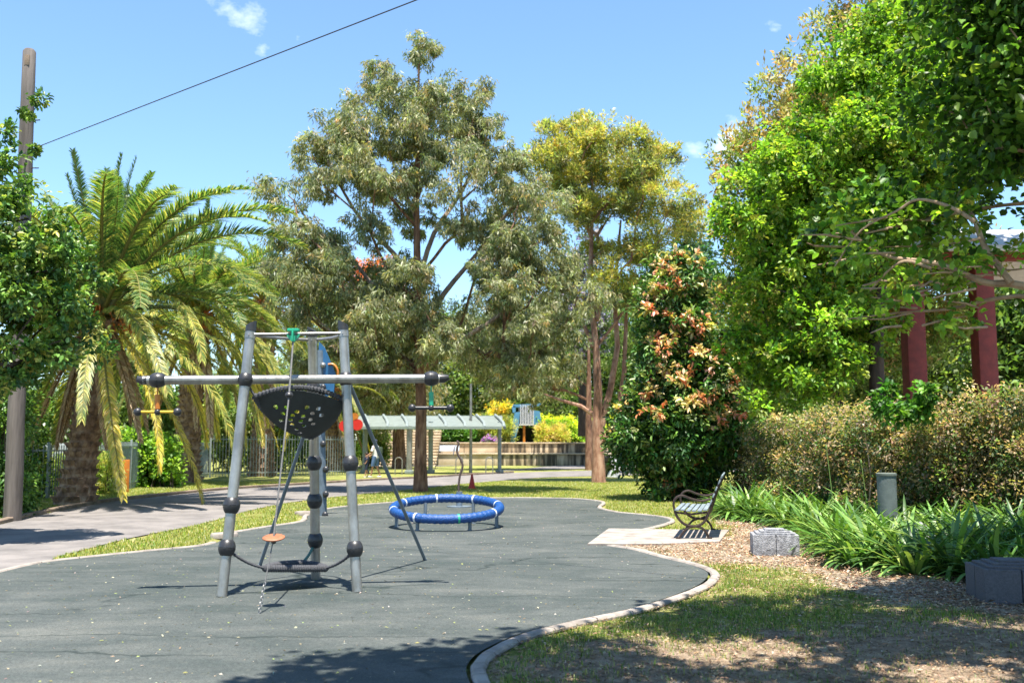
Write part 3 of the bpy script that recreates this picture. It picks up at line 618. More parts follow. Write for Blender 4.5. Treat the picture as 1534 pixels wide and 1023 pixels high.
for i in range(34):
    a = np.array([rng.uniform(1260, 1520), rng.uniform(310, 490)]); ln_ = rng.uniform(30, 95); an_ = rng.uniform(-.35, .35) + (math.pi if rng.random() < .8 else 0); dd = rng.uniform(7.8, 9.5)
    b = a + ln_ * np.array([math.cos(an_), math.sin(an_) * .7]); m_ = (a + b) / 2 + rng.normal(0, 5, 2)
    mb.tube([pix(*a, dd + .2), pix(*m_, dd), pix(*b, dd - .1)], [.012, .009, .004], 5, caps=False); tips.append(pix(*b, dd - .1))
mb.build('twigs', M_barkpale, tr6, kind='stuff')
V, F, C = clump_foliage(np.array(tips[::2] + [pix(rng.uniform(1240, 1534), rng.uniform(280, 390), rng.uniform(8, 10)) for _ in range(22)]), np.full(17 + 22, .16), 9, 5, 'broad', BG, (.05, .09), (.04, .06), six=True); fastmesh('leaf_sprays', V, F, M_leaf, tr6, C)
# --- left: big leafy tree around the timber pole
c7 = crown_points([(-120, 250), (-5, 250), (15, 320), (60, 320), (95, 350), (125, 385), (128, 460), (110, 530), (85, 555), (40, 555), (-40, 600), (-160, 620), (-200, 400)], 15.5, 75, .7, seed=21, thick=.6)
c7b = np.array([pix(12, 240, 15.5), pix(5, 200, 15.5), pix(60, 150, 19.0), pix(42, 170, 19.0), pix(0, 320, 15.4), pix(20, 300, 15.4), pix(50, 225, 19.0), pix(-10, 260, 15.5)])
LG = [(.075, .14, .025), (.115, .19, .035), (.045, .095, .022), (.22, .25, .06), (.03, .07, .02)]
tree('broadleaf_tree', 'leafy tree with yellow-green young leaves in front of the weathered timber pole', 'tree', [np.array([-9.6, 15.5, 0]), np.array([-9.5, 15.5, 2]), np.array([-9.3, 15.5, 4]), np.array([-9.0, 15.5, 5.5])], [.22, .18, .14, .05], c7, .65, 14, 9, 'broad', LG, (.07, .12), (.04, .07), M_barkdark, M_gloss, six=True, sub=9, extra=[clump_foliage(c7b, np.array([.3, .22, .2, .14, .3, .25, .1, .3]), 18, 8, 'broad', LG, (.07, .12), (.04, .07), None, True)])
# --- palms
def frond(el0, bend, Ln, seed, cols, stiff=1.0, droop=.3, wid=.5, fwd=.55):
    rg = np.random.default_rng(seed); n = 26; s = np.linspace(0, 1, n); el = el0 - bend * s ** 1.4
    step = Ln / (n - 1); x = np.concatenate([[0], np.cumsum(np.cos(el[:-1]) * step)]); z = np.concatenate([[0], np.cumsum(np.sin(el[:-1]) * step)])
    R_ = np.stack([x, np.zeros(n), z], 1); T = np.stack([np.cos(el), np.zeros(n), np.sin(el)], 1)
    k = 175; ss = np.linspace(.10, .995, k); P = np.stack([np.interp(ss, s, R_[:, i]) for i in range(3)], 1); TT = unit(np.stack([np.interp(ss, s, T[:, i]) for i in range(3)], 1))
    U = np.stack([-TT[:, 2], np.zeros(k), TT[:, 0]], 1); Vs = []; Fs = []; Cs = []; b = 0
    for sd in (-1, 1):
        side = np.array([0, sd, 0.]); L = wid * (.35 + .65 * np.sin(np.pi * np.clip(ss * .93 + .06, 0, 1)) ** .6) * rg.uniform(.85, 1.1, k)
        D = unit(TT * (fwd + .5 * ss[:, None]) + side * rg.uniform(.75, 1.15, (k, 1)) + U * (.45 * rg.uniform(.2, 1.6, (k, 1))) + rg.normal(0, .08, (k, 3)))
        D2 = unit(D + np.array([0, 0, -droop])); w_ = .0024 + .0018 * rg.random(k); S = unit(np.cross(D, U))
        A = P; B = P + D * (L * .5)[:, None]; C = B + D2 * (L * .5)[:, None]
        V = np.stack([A - S * w_[:, None] * .7, A + S * w_[:, None] * .7, B + S * w_[:, None], C, B - S * w_[:, None]], 1).reshape(-1, 3)
        i = np.arange(k)[:, None] * 5 + b
        Fs.append(i + np.array([0, 1, 2, 4])); Fs.append(i + np.array([4, 2, 3, 3])[None, :3] * 1); Vs.append(V)
        c = pal(cols, k, .15) * LK; Cs.append(np.repeat(c, 5, 0)); b += k * 5
    # rachis
    rr = np.interp(s, [0, .1, 1], [.022, .010, .002]); rv = []
    for i in range(n): rv += [R_[i] + np.array([0, -rr[i], 0]), R_[i] + np.array([0, rr[i], 0]), R_[i] + np.array([-T[i, 2], 0, T[i, 0]]) * rr[i] * .8]
    rv = np.array(rv); j = np.arange(n - 1)[:, None] * 3 + b
    for a_, b_ in ((0, 1), (1, 2), (2, 0)): Fs.append(j + np.array([a_, b_, b_ + 3, a_ + 3]))
    Vs.append(rv); Cs.append(np.tile(np.array([[.30, .27, .09]]) if cols is not PD else np.array([[.24, .15, .07]]), (len(rv), 1)))
    return np.concatenate(Vs), Fs, np.concatenate(Cs)
PG = [(.045, .090, .026), (.060, .110, .032), (.09, .140, .045)]; PY = [(.14, .165, .05), (.22, .22, .06), (.32, .29, .08), (.08, .12, .035)]
PYY = [(.42, .34, .06), (.36, .32, .09), (.45, .38, .14)]; PD = [(.30, .21, .12), (.22, .14, .08), (.42, .32, .20)]
FR = {}
for kind, cols, spec in (('g', PG, [(84, 14), (74, 26), (62, 40), (50, 56)]), ('m', PG + PY[:2], [(52, 88), (40, 92), (27, 84), (62, 80)]), ('y', PY, [(10, 84), (-4, 76), (-16, 62), (22, 92)]), ('yy', PYY, [(-30, 50), (-42, 40), (-56, 26), (-18, 62)]), ('d', PD, [(-58, 24), (-72, 12), (-66, 18)])):
    for i, (e, b_) in enumerate(spec):
        V, F, C = frond(R(e), R(b_), 1.0 if kind != 'd' else .8, hash((i, len(cols))) % 999, cols, droop=.25 if kind in 'gm' else .9, wid=.072 if kind == 'g' else .095 if kind == 'm' else .09 if kind == 'y' else .075 if kind == 'yy' else .06, fwd=.55 if kind in 'gm' else 1.0)
        V = V.copy(); FR.setdefault(kind, []).append(fastmesh('frond', V, F, M_leaf if kind in 'gmy' else M_dry if kind == 'd' else M_leaf, colr=C, link=False))
def palm(label, base, top, Lf, n, trunk_r, seed, lowdrop=1.0, phase=0, flare=1.0):
    rg = random.Random(seed); root = empty('date_palm', base, label, 'palm tree', 'date palms by the fence')
    mb = MB(); k = 26; pts = []; rs = []
    for i in range(k + 1):
        t = i / k; pts.append(np.array(base) * (1 - t) + np.array(top) * t + np.array([0, 0, -.15 if i == 0 else 0])); rs.append(trunk_r * (1 + .45 * flare * math.exp(-t * 9)) * (1.0 if i % 2 else 1.06) * (1 if t < .75 else 1 + (t - .75) * 1.2))
    mb.tube(pts, rs, 18)
    # old leaf bases as scales up the trunk
    H_ = float(top[2] - base[2]); nring = int(H_ / .21)
    for i in range(nring):
        t = (i + .5) / nring; c = np.array(base) * (1 - t) + np.array(top) * t; r = trunk_r * (1 + .45 * flare * math.exp(-t * 9)) * (1 if t < .75 else 1 + (t - .75) * 1.2)
        for j in range(12):
            a = 2 * math.pi * (j + .5 * (i % 2)) / 12 + rg.uniform(-.08, .08); o_ = Vector((math.cos(a), math.sin(a), 0)); s_ = Vector((-math.sin(a), math.cos(a), 0)); h = rg.uniform(.08, .15) * (1 + 1.2 * max(0, t - .7)) ; wv = r * .22
            p = Vector(c) + o_ * (r - .02); q = p + o_ * h + Vector((0, 0, .12))
            mb.add([p - s_ * wv + Vector((0, 0, -.06)), p + s_ * wv + Vector((0, 0, -.06)), q + s_ * wv * .55, q - s_ * wv * .55, p + s_ * wv * .6 + Vector((0, 0, .13)), p - s_ * wv * .6 + Vector((0, 0, .13))], [(0, 1, 2, 3), (3, 2, 4, 5), (1, 4, 2), (0, 3, 5)])
    mb.build('trunk', M_palmbark, root, smooth=False)
    for i in range(n):
        t = i / (n - 1); kind = 'g' if t < .18 else 'm' if t < .60 else 'y' if t < .80 else 'yy' if t < .90 else 'd'
        me = FR[kind][rg.randrange(len(FR[kind]))]; o_ = bpy.data.objects.new('frond', me); col.objects.link(o_); o_.parent = root; o_.matrix_parent_inverse = Matrix.Translation(root.location).inverted()
        az = i * 2.39996 + phase + rg.uniform(-.15, .15); s_ = Lf * rg.uniform(.85, 1.08) * (1 if kind != 'd' else lowdrop) * (.70 if kind == 'g' else 1)
        o_.location = Vector(top) + Vector((math.cos(az) * trunk_r * .6, math.sin(az) * trunk_r * .6, .5 * (1 - t)))
        o_.rotation_euler = (rg.uniform(-.25, .25), rg.uniform(-.10, .10), az); o_.scale = (s_, s_, s_)
    # fruit stalks
    for a in (rg.uniform(-1.8, -1.2), rg.uniform(-.7, -.2), rg.uniform(-2.8, -2.2)):
        mb = MB(); d = Vector((math.cos(a), math.sin(a), 0)); q0 = Vector(top)
        for s_ in range(16):
            v = d * rg.uniform(.55, 1.0) + Vector((rg.uniform(-.35, .35), rg.uniform(-.35, .35), 0)); e = q0 + v * Lf * .24 + Vector((0, 0, -rg.uniform(.1, .7)))
            mb.tube([q0, q0 + v * Lf * .13 + Vector((0, 0, .35)), e], [.02, .012, .006], 3, caps=False)
            for t_ in (.3, .5, .7, .9): mb.ball(q0 + v * Lf * (.13 + .11 * t_) + Vector((rg.uniform(-.05, .05), rg.uniform(-.05, .05), .35 * (1 - t_) - .4 * t_)), .03, seg=6)
        mb.build('fruit_stalk', M_fruit, root)
    return root
M_palmbark = pmat('palm_trunk', (.27, .17, .11), (.12, .07, .045), 5, .95, .6, 40, c3=(.42, .30, .21))
M_fruit = pmat('orange_fruit', (.62, .20, .03), (.45, .12, .02), 8, .6)
b1 = gnd(112, 756); palm('nearest thick-trunked date palm, half behind the leafy tree and timber pole', b1, pix(152, 480, b1[1]), 5.4, 100, .33, 1, .75, .4, flare=1.3)
b2 = gnd(276, 723); palm('date palm with flared trunk base next to the orange post and picket fence', b2, pix(296, 480, b2[1]), 5.8, 96, .43, 2, 1.0, 1.3, flare=1.2)
b3 = gnd(503, 706); palm('small distant date palm with a short trunk behind the climbing frame', b3, pix(492, 590, b3[1]), 4.3, 60, .38, 3, 1.0, 2.1)
b4 = np.array([pix(395, 600, 47)[0], 47, 0]); palm('date palm rising behind the picket fence, only its crown showing', b4, pix(398, 462, 47), 4.6, 64, .45, 4, .6, .9)
# --- background trees
def bgtree(name, label, group, px, Y, z0, top, wpx, n, colors, seed, style='broad', dark=M_barkdark, tips=None, lowp=None, rad=1.3, leaf=(.22, .42), cat='tree'):
    base = np.array([pix(px, 600, Y)[0], Y, z0]); ytop = top; ybot = lowp or 665 - (z0 + 1.0 - EYE) / Y * FPX
    h = ybot - ytop; poly = [(px + wpx * a, ytop + h * b) for a, b in ((0, 0), (.28, .08), (.42, .3), (.5, .55), (.42, .85), (.2, 1), (-.2, 1), (-.42, .85), (-.5, .55), (-.42, .3), (-.28, .08))]
    cl = crown_points(poly, Y, n, rad * .8, seed=seed, thick=.9)
    tt = [base, pix(px, 665 - (665 - ytop) * .35, Y), pix(px, 665 - (665 - ytop) * .7, Y), pix(px, 665 - (665 - ytop) * .95, Y)]
    return tree(name, label, cat, tt, [.3, .22, .14, .04], cl, rad, 34, 7, style, colors, leaf, (leaf[0] * .45, leaf[1] * .5), dark, group=group, tipcolors=tips, r0=.03, sides=4)
GB = [(.07, .12, .025), (.05, .09, .02), (.11, .16, .04), (.035, .06, .02)]
GB2 = [(.10, .15, .035), (.14, .19, .05), (.06, .10, .025), (.16, .18, .07)]
LB = 'dense green background tree in the belt behind the garden beds'; GRP = 'background tree belt'
BL = ['round green tree behind the low fence palms', 'green tree behind the crown of the distant palm', 'broad green tree above the red play post', 'tall green tree directly behind the wavy pole and pergola', 'green tree standing behind the steel pole', 'tall green tree right behind the blue slide tower', 'background tree between the slide tower and the golden gum', 'tall background tree just beyond the golden gum trunk', 'background tree behind the two dark conifers', 'background tree showing past the edge of the cone-shaped evergreen', 'low round tree beyond the picket fence panels', 'low tree beyond the flared palm trunk', 'low tree beyond the orange post', 'low tree beyond the timber pole and shady hedge', 'nearer background tree behind the left part of the broadleaf tree', 'background tree behind the broadleaf tree trunk', 'background tree behind the left red column', 'background tree behind the second red column']
k_ = 0
for px, Y, z0, top, wpx in ((420, 82, 0, 520, 110), (505, 86, 2.5, 470, 120), (580, 84, 2.5, 500, 120), (655, 88, 3, 430, 130), (725, 84, 3, 470, 140), (800, 86, 3, 420, 140), (870, 90, 3, 440, 130), (940, 84, 3, 400, 140), (1010, 86, 3, 380, 120), (1075, 82, 3, 390, 120), (335, 84, 0, 545, 110), (250, 78, 0, 560, 120), (160, 74, 0, 570, 120), (70, 70, 0, 560, 140), (1150, 60, 1.5, 420, 160), (1290, 50, 1.5, 440, 200), (1440, 46, 1.5, 420, 220), (1560, 40, 1.5, 400, 220)):
    bgtree('background_tree', BL[k_], GRP, px, Y, z0, top + 26 + rnd.randint(-14, 14), wpx, 60, GB if k_ % 2 else GB2, 100 + k_); k_ += 1
bgtree('jacaranda', 'purple-flowered jacaranda glimpsed between the two gum trunks', None, 872, 66, 2, 350, 110, 34, [(.19, .16, .30), (.24, .20, .36), (.07, .10, .05), (.05, .08, .03)], 201, lowp=520, rad=.9)
bgtree('flame_tree', 'orange-red flowering tree seen through the tall gum crown', None, 560, 78, 2, 392, 90, 40, [(.45, .12, .04), (.38, .10, .03), (.12, .10, .04)], 202, lowp=500, rad=1.1)
bgtree('conifer', 'narrow dark conifer poking up behind the pink-tipped evergreen', None, 1030, 62, 2, 318, 34, 30, [(.03, .07, .03), (.04, .09, .035)], 203, style='tuft', rad=.8)
bgtree('conifer', 'small dark conifer between the broadleaf tree and the narrow conifer', None, 1058, 66, 2, 352, 40, 26, [(.03, .08, .03), (.045, .1, .035)], 204, style='tuft', rad=.8)
bgtree('casuarina', 'feathery grey-green tree top behind the nearest palm crown', None, 195, 60, 0, 292, 110, 50, [(.09, .13, .07), (.07, .10, .05)], 205, style='tuft', rad=.9)
# small tree in front of the steps with a dark leaning trunk
D8 = gnd(600, 702)[1]
c8 = crown_points([(560, 560), (640, 545), (665, 600), (640, 628), (570, 632), (545, 600)], D8, 26, .9, seed=31)
tree('gum_tree', 'small gum with a dark leaning trunk in front of the sandstone steps', 'tree', [gnd(603, 702), pix(598, 685, D8), pix(597, 650, D8), pix(600, 600, D8), pix(602, 560, D8)], [.75, .42, .36, .26, .1], c8, 1.1, 50, 8, 'gum', GUM, (.2, .34), (.04, .07), M_bark)
# low crown hanging under the tall gum towards the golden one (separate understorey gums)
for lab, pts, px0, Y, sd in (('bushy olive gum filling the gap between the tall gum and the golden one', [(690, 470), (760, 440), (830, 470), (860, 540), (850, 585), (790, 590), (720, 585), (690, 550)], 882, 58, 41), ('olive gum low behind the climbing frame, hanging over the green pergola', [(440, 470), (520, 440), (600, 470), (640, 540), (625, 580), (560, 592), (480, 590), (440, 550)], 506, 60, 42), ('loose yellow-green understorey tree between the golden gum and the dark cone tree', [(915, 440), (985, 420), (1020, 480), (1010, 560), (985, 620), (935, 600), (915, 540)], 960, 52, 43)):
    cc = crown_points(pts, Y, 44, 1.4, seed=sd, thick=.6)
    tree('gum_tree', lab, 'tree', [np.array([pix(px0, 600, Y)[0], Y, .0]), pix(px0, 640, Y), pix(px0, 580, Y), pix(px0, 500, Y)], [.25, .2, .15, .05], cc, 1.5, 12, 9, 'gum', GUM if sd != 43 else [(.12, .17, .04), (.08, .12, .03)], (.22, .38), (.045, .08), M_bark, weights=GUMW if sd != 43 else None, sub=10)

# --- shrubs and hedges
def shrub(name, label, cat, pts, rad, twigs, per, colors, Lr, Wr, group=None, six=False, tips=None, mat=None, style='broad', stems=True, squash=.85, bark=None):
    pts = np.array(pts); root = empty(name, (pts[:, 0].mean(), pts[:, 1].mean(), Hz(pts[:, 0].mean(), pts[:, 1].mean())), label, cat, group)
    V, F, C = clump_foliage(pts, rad * rng.uniform(.8, 1.2, len(pts)), twigs, per, style, colors, Lr, Wr, None, six, squash, tips, .5)
    fastmesh('foliage', V, F, mat or M_leaf, root, C)
    if stems:
        mb = MB()
        for p_ in pts[:: max(1, len(pts) // 60)]:
            z = Hz(p_[0], p_[1]); q = np.array([p_[0] + rng.normal(0, .1), p_[1] + rng.normal(0, .1), z - .05]); mb.tube([q, (q + p_) / 2 + rng.normal(0, .06, 3), p_], [.022, .016, .006], 4)
        mb.build('twigs', bark or M_barkdark, root, kind='stuff')
    return root
# long brown-green hedge on the right
hl = smooth_poly([(6.3, 27), (5.9, 22), (6.2, 17.5), (7.6, 14.5), (10.5, 12.6), (14, 11.5)], 14)
hp = []
for i, q in enumerate(hl):
    top = np.interp(i, [0, 18, 40, len(hl)], [1.75, 2.0, 2.15, 2.2]); zb = Hz(q[0], q[1])
    for _ in range(9):
        z = zb + rng.uniform(.15, top - zb); hp.append((q[0] + rng.normal(0, .12) + rng.uniform(-.1, .7), q[1] + rng.normal(0, .12) + rng.uniform(-.1, .5), z))
HB = [(.085, .105, .035), (.05, .10, .03), (.03, .06, .02), (.13, .095, .055), (.19, .135, .085), (.06, .08, .03), (.25, .19, .12)]
shrub('hedge', 'long sparse hedge of brownish twigs and small leaves running below the red columns', 'hedge', hp, .36, 34, 10, HB, (.04, .095), (.025, .05), tips=[(.30, .21, .12), (.20, .19, .07), (.34, .24, .15), (.10, .14, .04)], bark=M_barkpale)
# stemless sprig standing in for drooping leaves of the near tree
for lab, px, py, Y in (('dark green leaf sprig standing in for drooping tree leaves below the left red column', 1350, 610, 15.7),):
    q = pix(px, py, Y); shrub('shrub', lab, 'shrub', [q + rng.normal(0, .28, 3) * np.array([1.3, .6, .8]) for _ in range(12)], .17, 13, 7, DG, (.07, .12), (.05, .08), six=True, stems=False)
# shrubs beyond the fence on the left and round the terraces
BY = [(.14, .24, .03), (.20, .30, .04), (.09, .17, .025), (.06, .12, .02)]
def blob(pxa, pya, pxb, pyb, Y, n, dep=1.0):
    return [pix(rng.uniform(pxa, pxb), rng.uniform(pya, pyb), Y + rng.uniform(0, dep)) for _ in range(n)]
shrub('shrub', 'sunlit lime-green shrub climbing the fence behind the orange post', 'shrub', blob(165, 655, 262, 735, 34.5, 90, 1.5), .42, 26, 8, BY, (.10, .17), (.07, .11))
shrub('shrub', 'yellow-green reedy shrub behind the fence beside the nearest palm trunk', 'shrub', blob(60, 690, 165, 745, 29.5, 60, 1.2), .35, 26, 8, [(.22, .26, .06), (.13, .2, .04), (.3, .28, .08)], (.12, .22), (.02, .035), style='tuft')
shrub('shrub', 'dark green shrub mass behind the picket fence beneath the palm crown', 'shrub', blob(290, 610, 420, 690, 53, 70, 2), .75, 26, 8, GB2, (.16, .28), (.08, .14))
shrub('shrub', 'green shrub mass at the far end of the picket fence', 'shrub', blob(415, 610, 520, 690, 56, 60, 2), .75, 26, 8, BY, (.16, .28), (.08, .14))
shrub('hedge', 'deep shady hedge around the foot of the timber pole', 'hedge', blob(-140, 560, 34, 800, 20.3, 130, 1.5), .42, 30, 9, LG[:3] + [LG[4]], (.07, .12), (.04, .07), mat=M_gloss)
shrub('shrub', 'tall dark green shrub between the timber pole and the nearest palm trunk', 'shrub', blob(25, 600, 58, 750, 27.5, 40, 1.0), .45, 30, 9, LG, (.08, .13), (.04, .07))
shrub('shrub', 'dark green background shrubbery behind the fence between the two palm trunks', 'shrub', blob(120, 590, 270, 655, 44, 60, 2), .9, 26, 8, GB, (.15, .26), (.08, .13))
shrub('hedge', 'clipped bright yellow-green hedge on top of the terrace wall beside the slide', 'hedge', blob(812, 632, 950, 660, 75, 110, 2), .62, 30, 8, [(.30, .36, .03), (.20, .30, .03), (.10, .2, .03)], (.14, .24), (.08, .14), tips=[(.45, .47, .04), (.38, .42, .04)])
shrub('hedge', 'dark green leafy hedge on the terrace wall behind the pergola posts', 'hedge', blob(648, 636, 735, 664, 75, 60, 2), .7, 30, 8, [(.05, .12, .02), (.08, .16, .03)], (.16, .28), (.08, .14))
shrub('shrub', 'pale yellow spiky shrub beside the slide above the clean end of the wall', 'shrub', blob(722, 628, 765, 658, 74.5, 22, 1.5), .55, 26, 8, [(.35, .33, .08), (.26, .28, .07), (.15, .2, .05)], (.3, .5), (.04, .06), style='tuft')
shrub('shrub', 'orange-yellow flowering shrub standing higher at the pergola roof end', 'shrub', blob(738, 608, 760, 632, 76, 12, 1.5), .55, 26, 8, [(.55, .32, .03), (.5, .38, .05), (.2, .24, .05)], (.16, .26), (.08, .12))
shrub('flower_bed', 'low patch of purple flowers on the terrace wall', 'flowers', blob(724, 656, 744, 662, 73.6, 12, .5), .28, 22, 8, [(.22, .10, .36), (.3, .15, .45), (.1, .14, .06)], (.08, .14), (.05, .08), stems=False)
shrub('shrub', 'olive shrub in the garden bed left of the sandstone steps', 'shrub', blob(535, 630, 578, 690, 64, 34, 1.5), .6, 26, 8, GB2, (.16, .28), (.08, .14))
shrub('shrub', 'spiky bronze-leaved shrub in the bed at the foot of the yellow hedge', 'shrub', blob(810, 640, 850, 664, 73.4, 20, .8), .45, 24, 8, [(.35, .26, .08), (.26, .3, .05), (.42, .34, .14)], (.25, .45), (.04, .06), style='tuft')
shrub('shrub', 'dense dark shrubbery on the slope above the yellow hedge', 'shrub', blob(640, 590, 960, 640, 82, 120, 3), 1.1, 26, 8, GB, (.2, .34), (.1, .17))
shrub('shrub', 'low leafy shrub spreading from the foot of the dark cone tree', 'shrub', [gnd(rng.uniform(985, 1070), rng.uniform(735, 752)) + np.array([0, 0, rng.uniform(.15, .7)]) for _ in range(22)], .3, 24, 8, MAG + [(.16, .2, .06)], (.09, .15), (.04, .07), mat=M_gloss, six=True)
# --- strap-leaved clumps (one object each)
SL = [(.048, .105, .02), (.075, .145, .028), (.032, .07, .018), (.13, .19, .045)]
def strapmesh(seed, nl=64):
    rg = np.random.default_rng(seed); Vs = []; C = []; Fs = []; b = 0
    for i in range(nl):
        az = rg.uniform(0, 2 * math.pi); el = rg.uniform(.45, 1.35); L = rg.uniform(.55, .9); bend = rg.uniform(.9, 2.1) * (1.5 - el * .6); w_ = rg.uniform(.019, .032)
        d = np.array([math.cos(az), math.sin(az), 0]); s_ = np.array([-math.sin(az), math.cos(az), 0]); p = d * rg.uniform(.0, .09); p = p + np.array([0, 0, -.03]); e = el; k = 7; pts = []
        for j in range(k):
            pts.append(p.copy()); p = p + (d * math.cos(e) + np.array([0, 0, math.sin(e)])) * L / (k - 1); e -= bend / (k - 1)
        c = pal(SL, 1, .15)[0] * LK; tw = rg.uniform(-.5, .5)
        for j, q in enumerate(pts):
            ww = w_ * math.sin(math.pi * min(.98, .15 + .85 * (j / (k - 1)) ** .8)) ** .5 if j < k - 1 else .001
            sv = s_ * math.cos(tw * j / k) + np.array([0, 0, 1]) * math.sin(tw * j / k) * .5
            Vs += [q - sv * ww, q + np.array([0, 0, -.006]), q + sv * ww]; C += [c] * 3
        for j in range(k - 1):
            o_ = b + j * 3; Fs += [(o_, o_ + 1, o_ + 4, o_ + 3), (o_ + 1, o_ + 2, o_ + 5, o_ + 4)]
        b += k * 3
    return fastmesh('strap_leaf_plant', np.array(Vs), [np.array(Fs)], M_gloss, colr=np.array(C), link=False)
SM = [strapmesh(300 + i) for i in range(6)]
spots = []
bandA = smooth_poly([G2(1078, 768), G2(1092, 778), G2(1140, 785), G2(1190, 800), G2(1225, 815), G2(1262, 845), G2(1330, 858), G2(1400, 866), G2(1465, 872), (6.0, 9.6), (7, 9.0)], 8)
for row, off in ((0, .18), (1, .55), (2, .95), (3, 1.4), (4, 1.9), (5, 2.5)):
    for i in range(len(bandA) - 1):
        a = bandA[i]; t_ = bandA[i + 1] - a; nn = np.array([-t_[1], t_[0]]) / max(np.linalg.norm(t_), 1e-6); q = a + nn * (off + rnd.uniform(-.1, .1)) + np.array([rnd.uniform(-.12, .12), rnd.uniform(-.12, .12)])
        if rnd.random() > .08 and np.hypot(*(q - (G2(1165, 836) + np.array([0, .1])))) > .85 and all(np.hypot(*(q - s_)) > .36 for s_ in spots): spots.append(q)
for i, q in enumerate(spots):
    o_ = bpy.data.objects.new('strap_leaf_plant', SM[i % 6]); col.objects.link(o_); o_.location = (q[0], q[1], Hz(q[0], q[1])); s_ = rnd.uniform(.8, 1.2); o_.scale = (s_, s_, s_ * rnd.uniform(.9, 1.15)); o_.rotation_euler = (0, 0, rnd.uniform(0, 6.28))
    u_px = 767 + q[0] / q[1] * FPX
    lb_ = 'bright strap-leaved clump in the border between the bench and the pale block' if u_px < 1150 else 'sunlit strap-leaved clump directly behind the pale stone block' if u_px < 1260 else 'arching strap-leaved clump around the grey-green bollard' if u_px < 1390 else 'shaded strap-leaved clump behind the charcoal stone block'
    tag(o_, lb_, 'plant', 'strap-leaved clumps: ' + lb_[-24:])
for lab, px, py in (('tall pale flower stalk rising from the strap-leaved border', 1238, 700), ('second thin flower stalk in the border, next to the grey bollard', 1290, 722)):
    q = gnd(px + 14, 800); d = q[1]; mb = MB(); mb.tube([q, (q + pix(px, py, d)) / 2 + np.array([.03, 0, 0]), pix(px, py - 30, d)], [.008, .007, .005], 6); mb.ball(pix(px, py - 30, d), .014, sq=(1, 1, 3)); tag(mb.build('flower_stalk', pmat('stalk_green', (.2, .32, .08))), lab, 'flower stalk')

# --- grass blades, fallen leaves (uncountable)
rp = [tuple(q) for q in rub]
def scatter(n, xr, yr):
    y = yr[0] + (yr[1] - yr[0]) * rng.random(n) ** 1.3; x = rng.uniform(xr[0], xr[1], n); m_ = np.abs(x / np.maximum(y, 1)) < .56; return x[m_], y[m_]
def blades(name, x, y, h, wd, cols, dens=None):
    z = H(x, y); n = len(x); az = rng.uniform(0, 2 * np.pi, n); lean = rng.uniform(.1, .9, n)
    S = np.stack([np.cos(az + 1.57), np.sin(az + 1.57), 0 * az], 1); hh = h * rng.uniform(.5, 1.3, n)
    P = np.stack([x, y, z - .004], 1); T = P + np.stack([np.cos(az) * lean * hh, np.sin(az) * lean * hh, hh], 1); M_ = (P + T) / 2 + np.array([0, 0, .12])[None] * hh[:, None]
    ww = wd * rng.uniform(.6, 1.3, n)[:, None]
    V = np.stack([P - S * ww, P + S * ww, M_ + S * ww * .8, T, M_ - S * ww * .8], 1).reshape(-1, 3); i = np.arange(n)[:, None] * 5
    C = np.repeat(pal(cols, n, .2) * 1.3, 5, 0); fastmesh(name, V, [i + np.array([0, 1, 2, 4]), i + np.array([4, 2, 3])], M_leaf, colr=C, kind='stuff')
far_p = [tuple(q) for q in (far_edge + near_edge[::-1])]; sl_p = [tuple(q) for q in slab]
def ok_lawn(x, y, mulch=True):
    bad = inpoly(x, y, rp) | inpoly(x, y, far_p) | inpoly(x, y, sl_p) | (segdist(x, y, rp) < .2)
    mu = soft(x + .5 * (vnoise(x, y, .5, 1) - .5), y + .8 * (vnoise(x, y, .45, 2) - .5), mulch_poly, .5); di = soft(x, y, dirt_poly, 1.4)
    return ~bad & (rng.random(len(x)) > mu * .985) & (rng.random(len(x)) > di * .93)
x, y = scatter(420000, (-1, 9), (5, 17)); k = ok_lawn(x, y) & (vnoise(x, y, .35, 6) * .7 + vnoise(x, y, .12, 16) * .5 > .5); blades('grass', x[k], y[k], .045, .0032, [(.09, .17, .02), (.14, .20, .035), (.24, .25, .07), (.34, .30, .13), (.06, .13, .02)])
x, y = scatter(420000, (-13, 9), (12, 40)); k = ok_lawn(x, y) & (vnoise(x, y, .6, 26) * .6 + vnoise(x, y, .25, 17) * .4 > .34); blades('grass', x[k], y[k], .05, .007, [(.16, .21, .035), (.22, .25, .055), (.30, .29, .09), (.38, .34, .15), (.11, .17, .03)])
def litter(name, x, y, size, cols, z0=.008, lift=.0):
    n = len(x); P = np.stack([x, y, H(x, y) + z0 + rng.random(n) * lift], 1); az = rng.uniform(0, 6.28, n); D = np.stack([np.cos(az), np.sin(az), rng.normal(0, .25, n)], 1)
    V, F, C = leaves(P, D, np.array([0, 0, 1.]) + rng.normal(0, .3, (n, 3)), rng.uniform(size[0], size[1], n), rng.uniform(size[0] * .35, size[1] * .4, n), pal(cols, n, .2), fold=.08); fastmesh(name, V, F, M_dry, colr=C, kind='stuff')
x, y = scatter(160000, (1, 12), (6, 26)); k = (rng.random(len(x)) < soft(x, y, mulch_poly, .8)) & ~inpoly(x, y, rp) & ~inpoly(x, y, sl_p) & (segdist(x, y, rp) > .17); litter('leaf_litter', x[k], y[k], (.02, .07), [(.38, .25, .15), (.5, .36, .24), (.22, .13, .08), (.58, .45, .33), (.16, .10, .06), (.42, .22, .12)], .02, .03)
x, y = scatter(60000, (-1, 8), (5, 13)); k = ~inpoly(x, y, rp) & (segdist(x, y, rp) > .14); litter('fallen_leaves', x[k], y[k], (.012, .05), [(.30, .22, .14), (.20, .13, .08), (.42, .33, .23), (.12, .08, .05), (.36, .22, .12)], .012, .02)
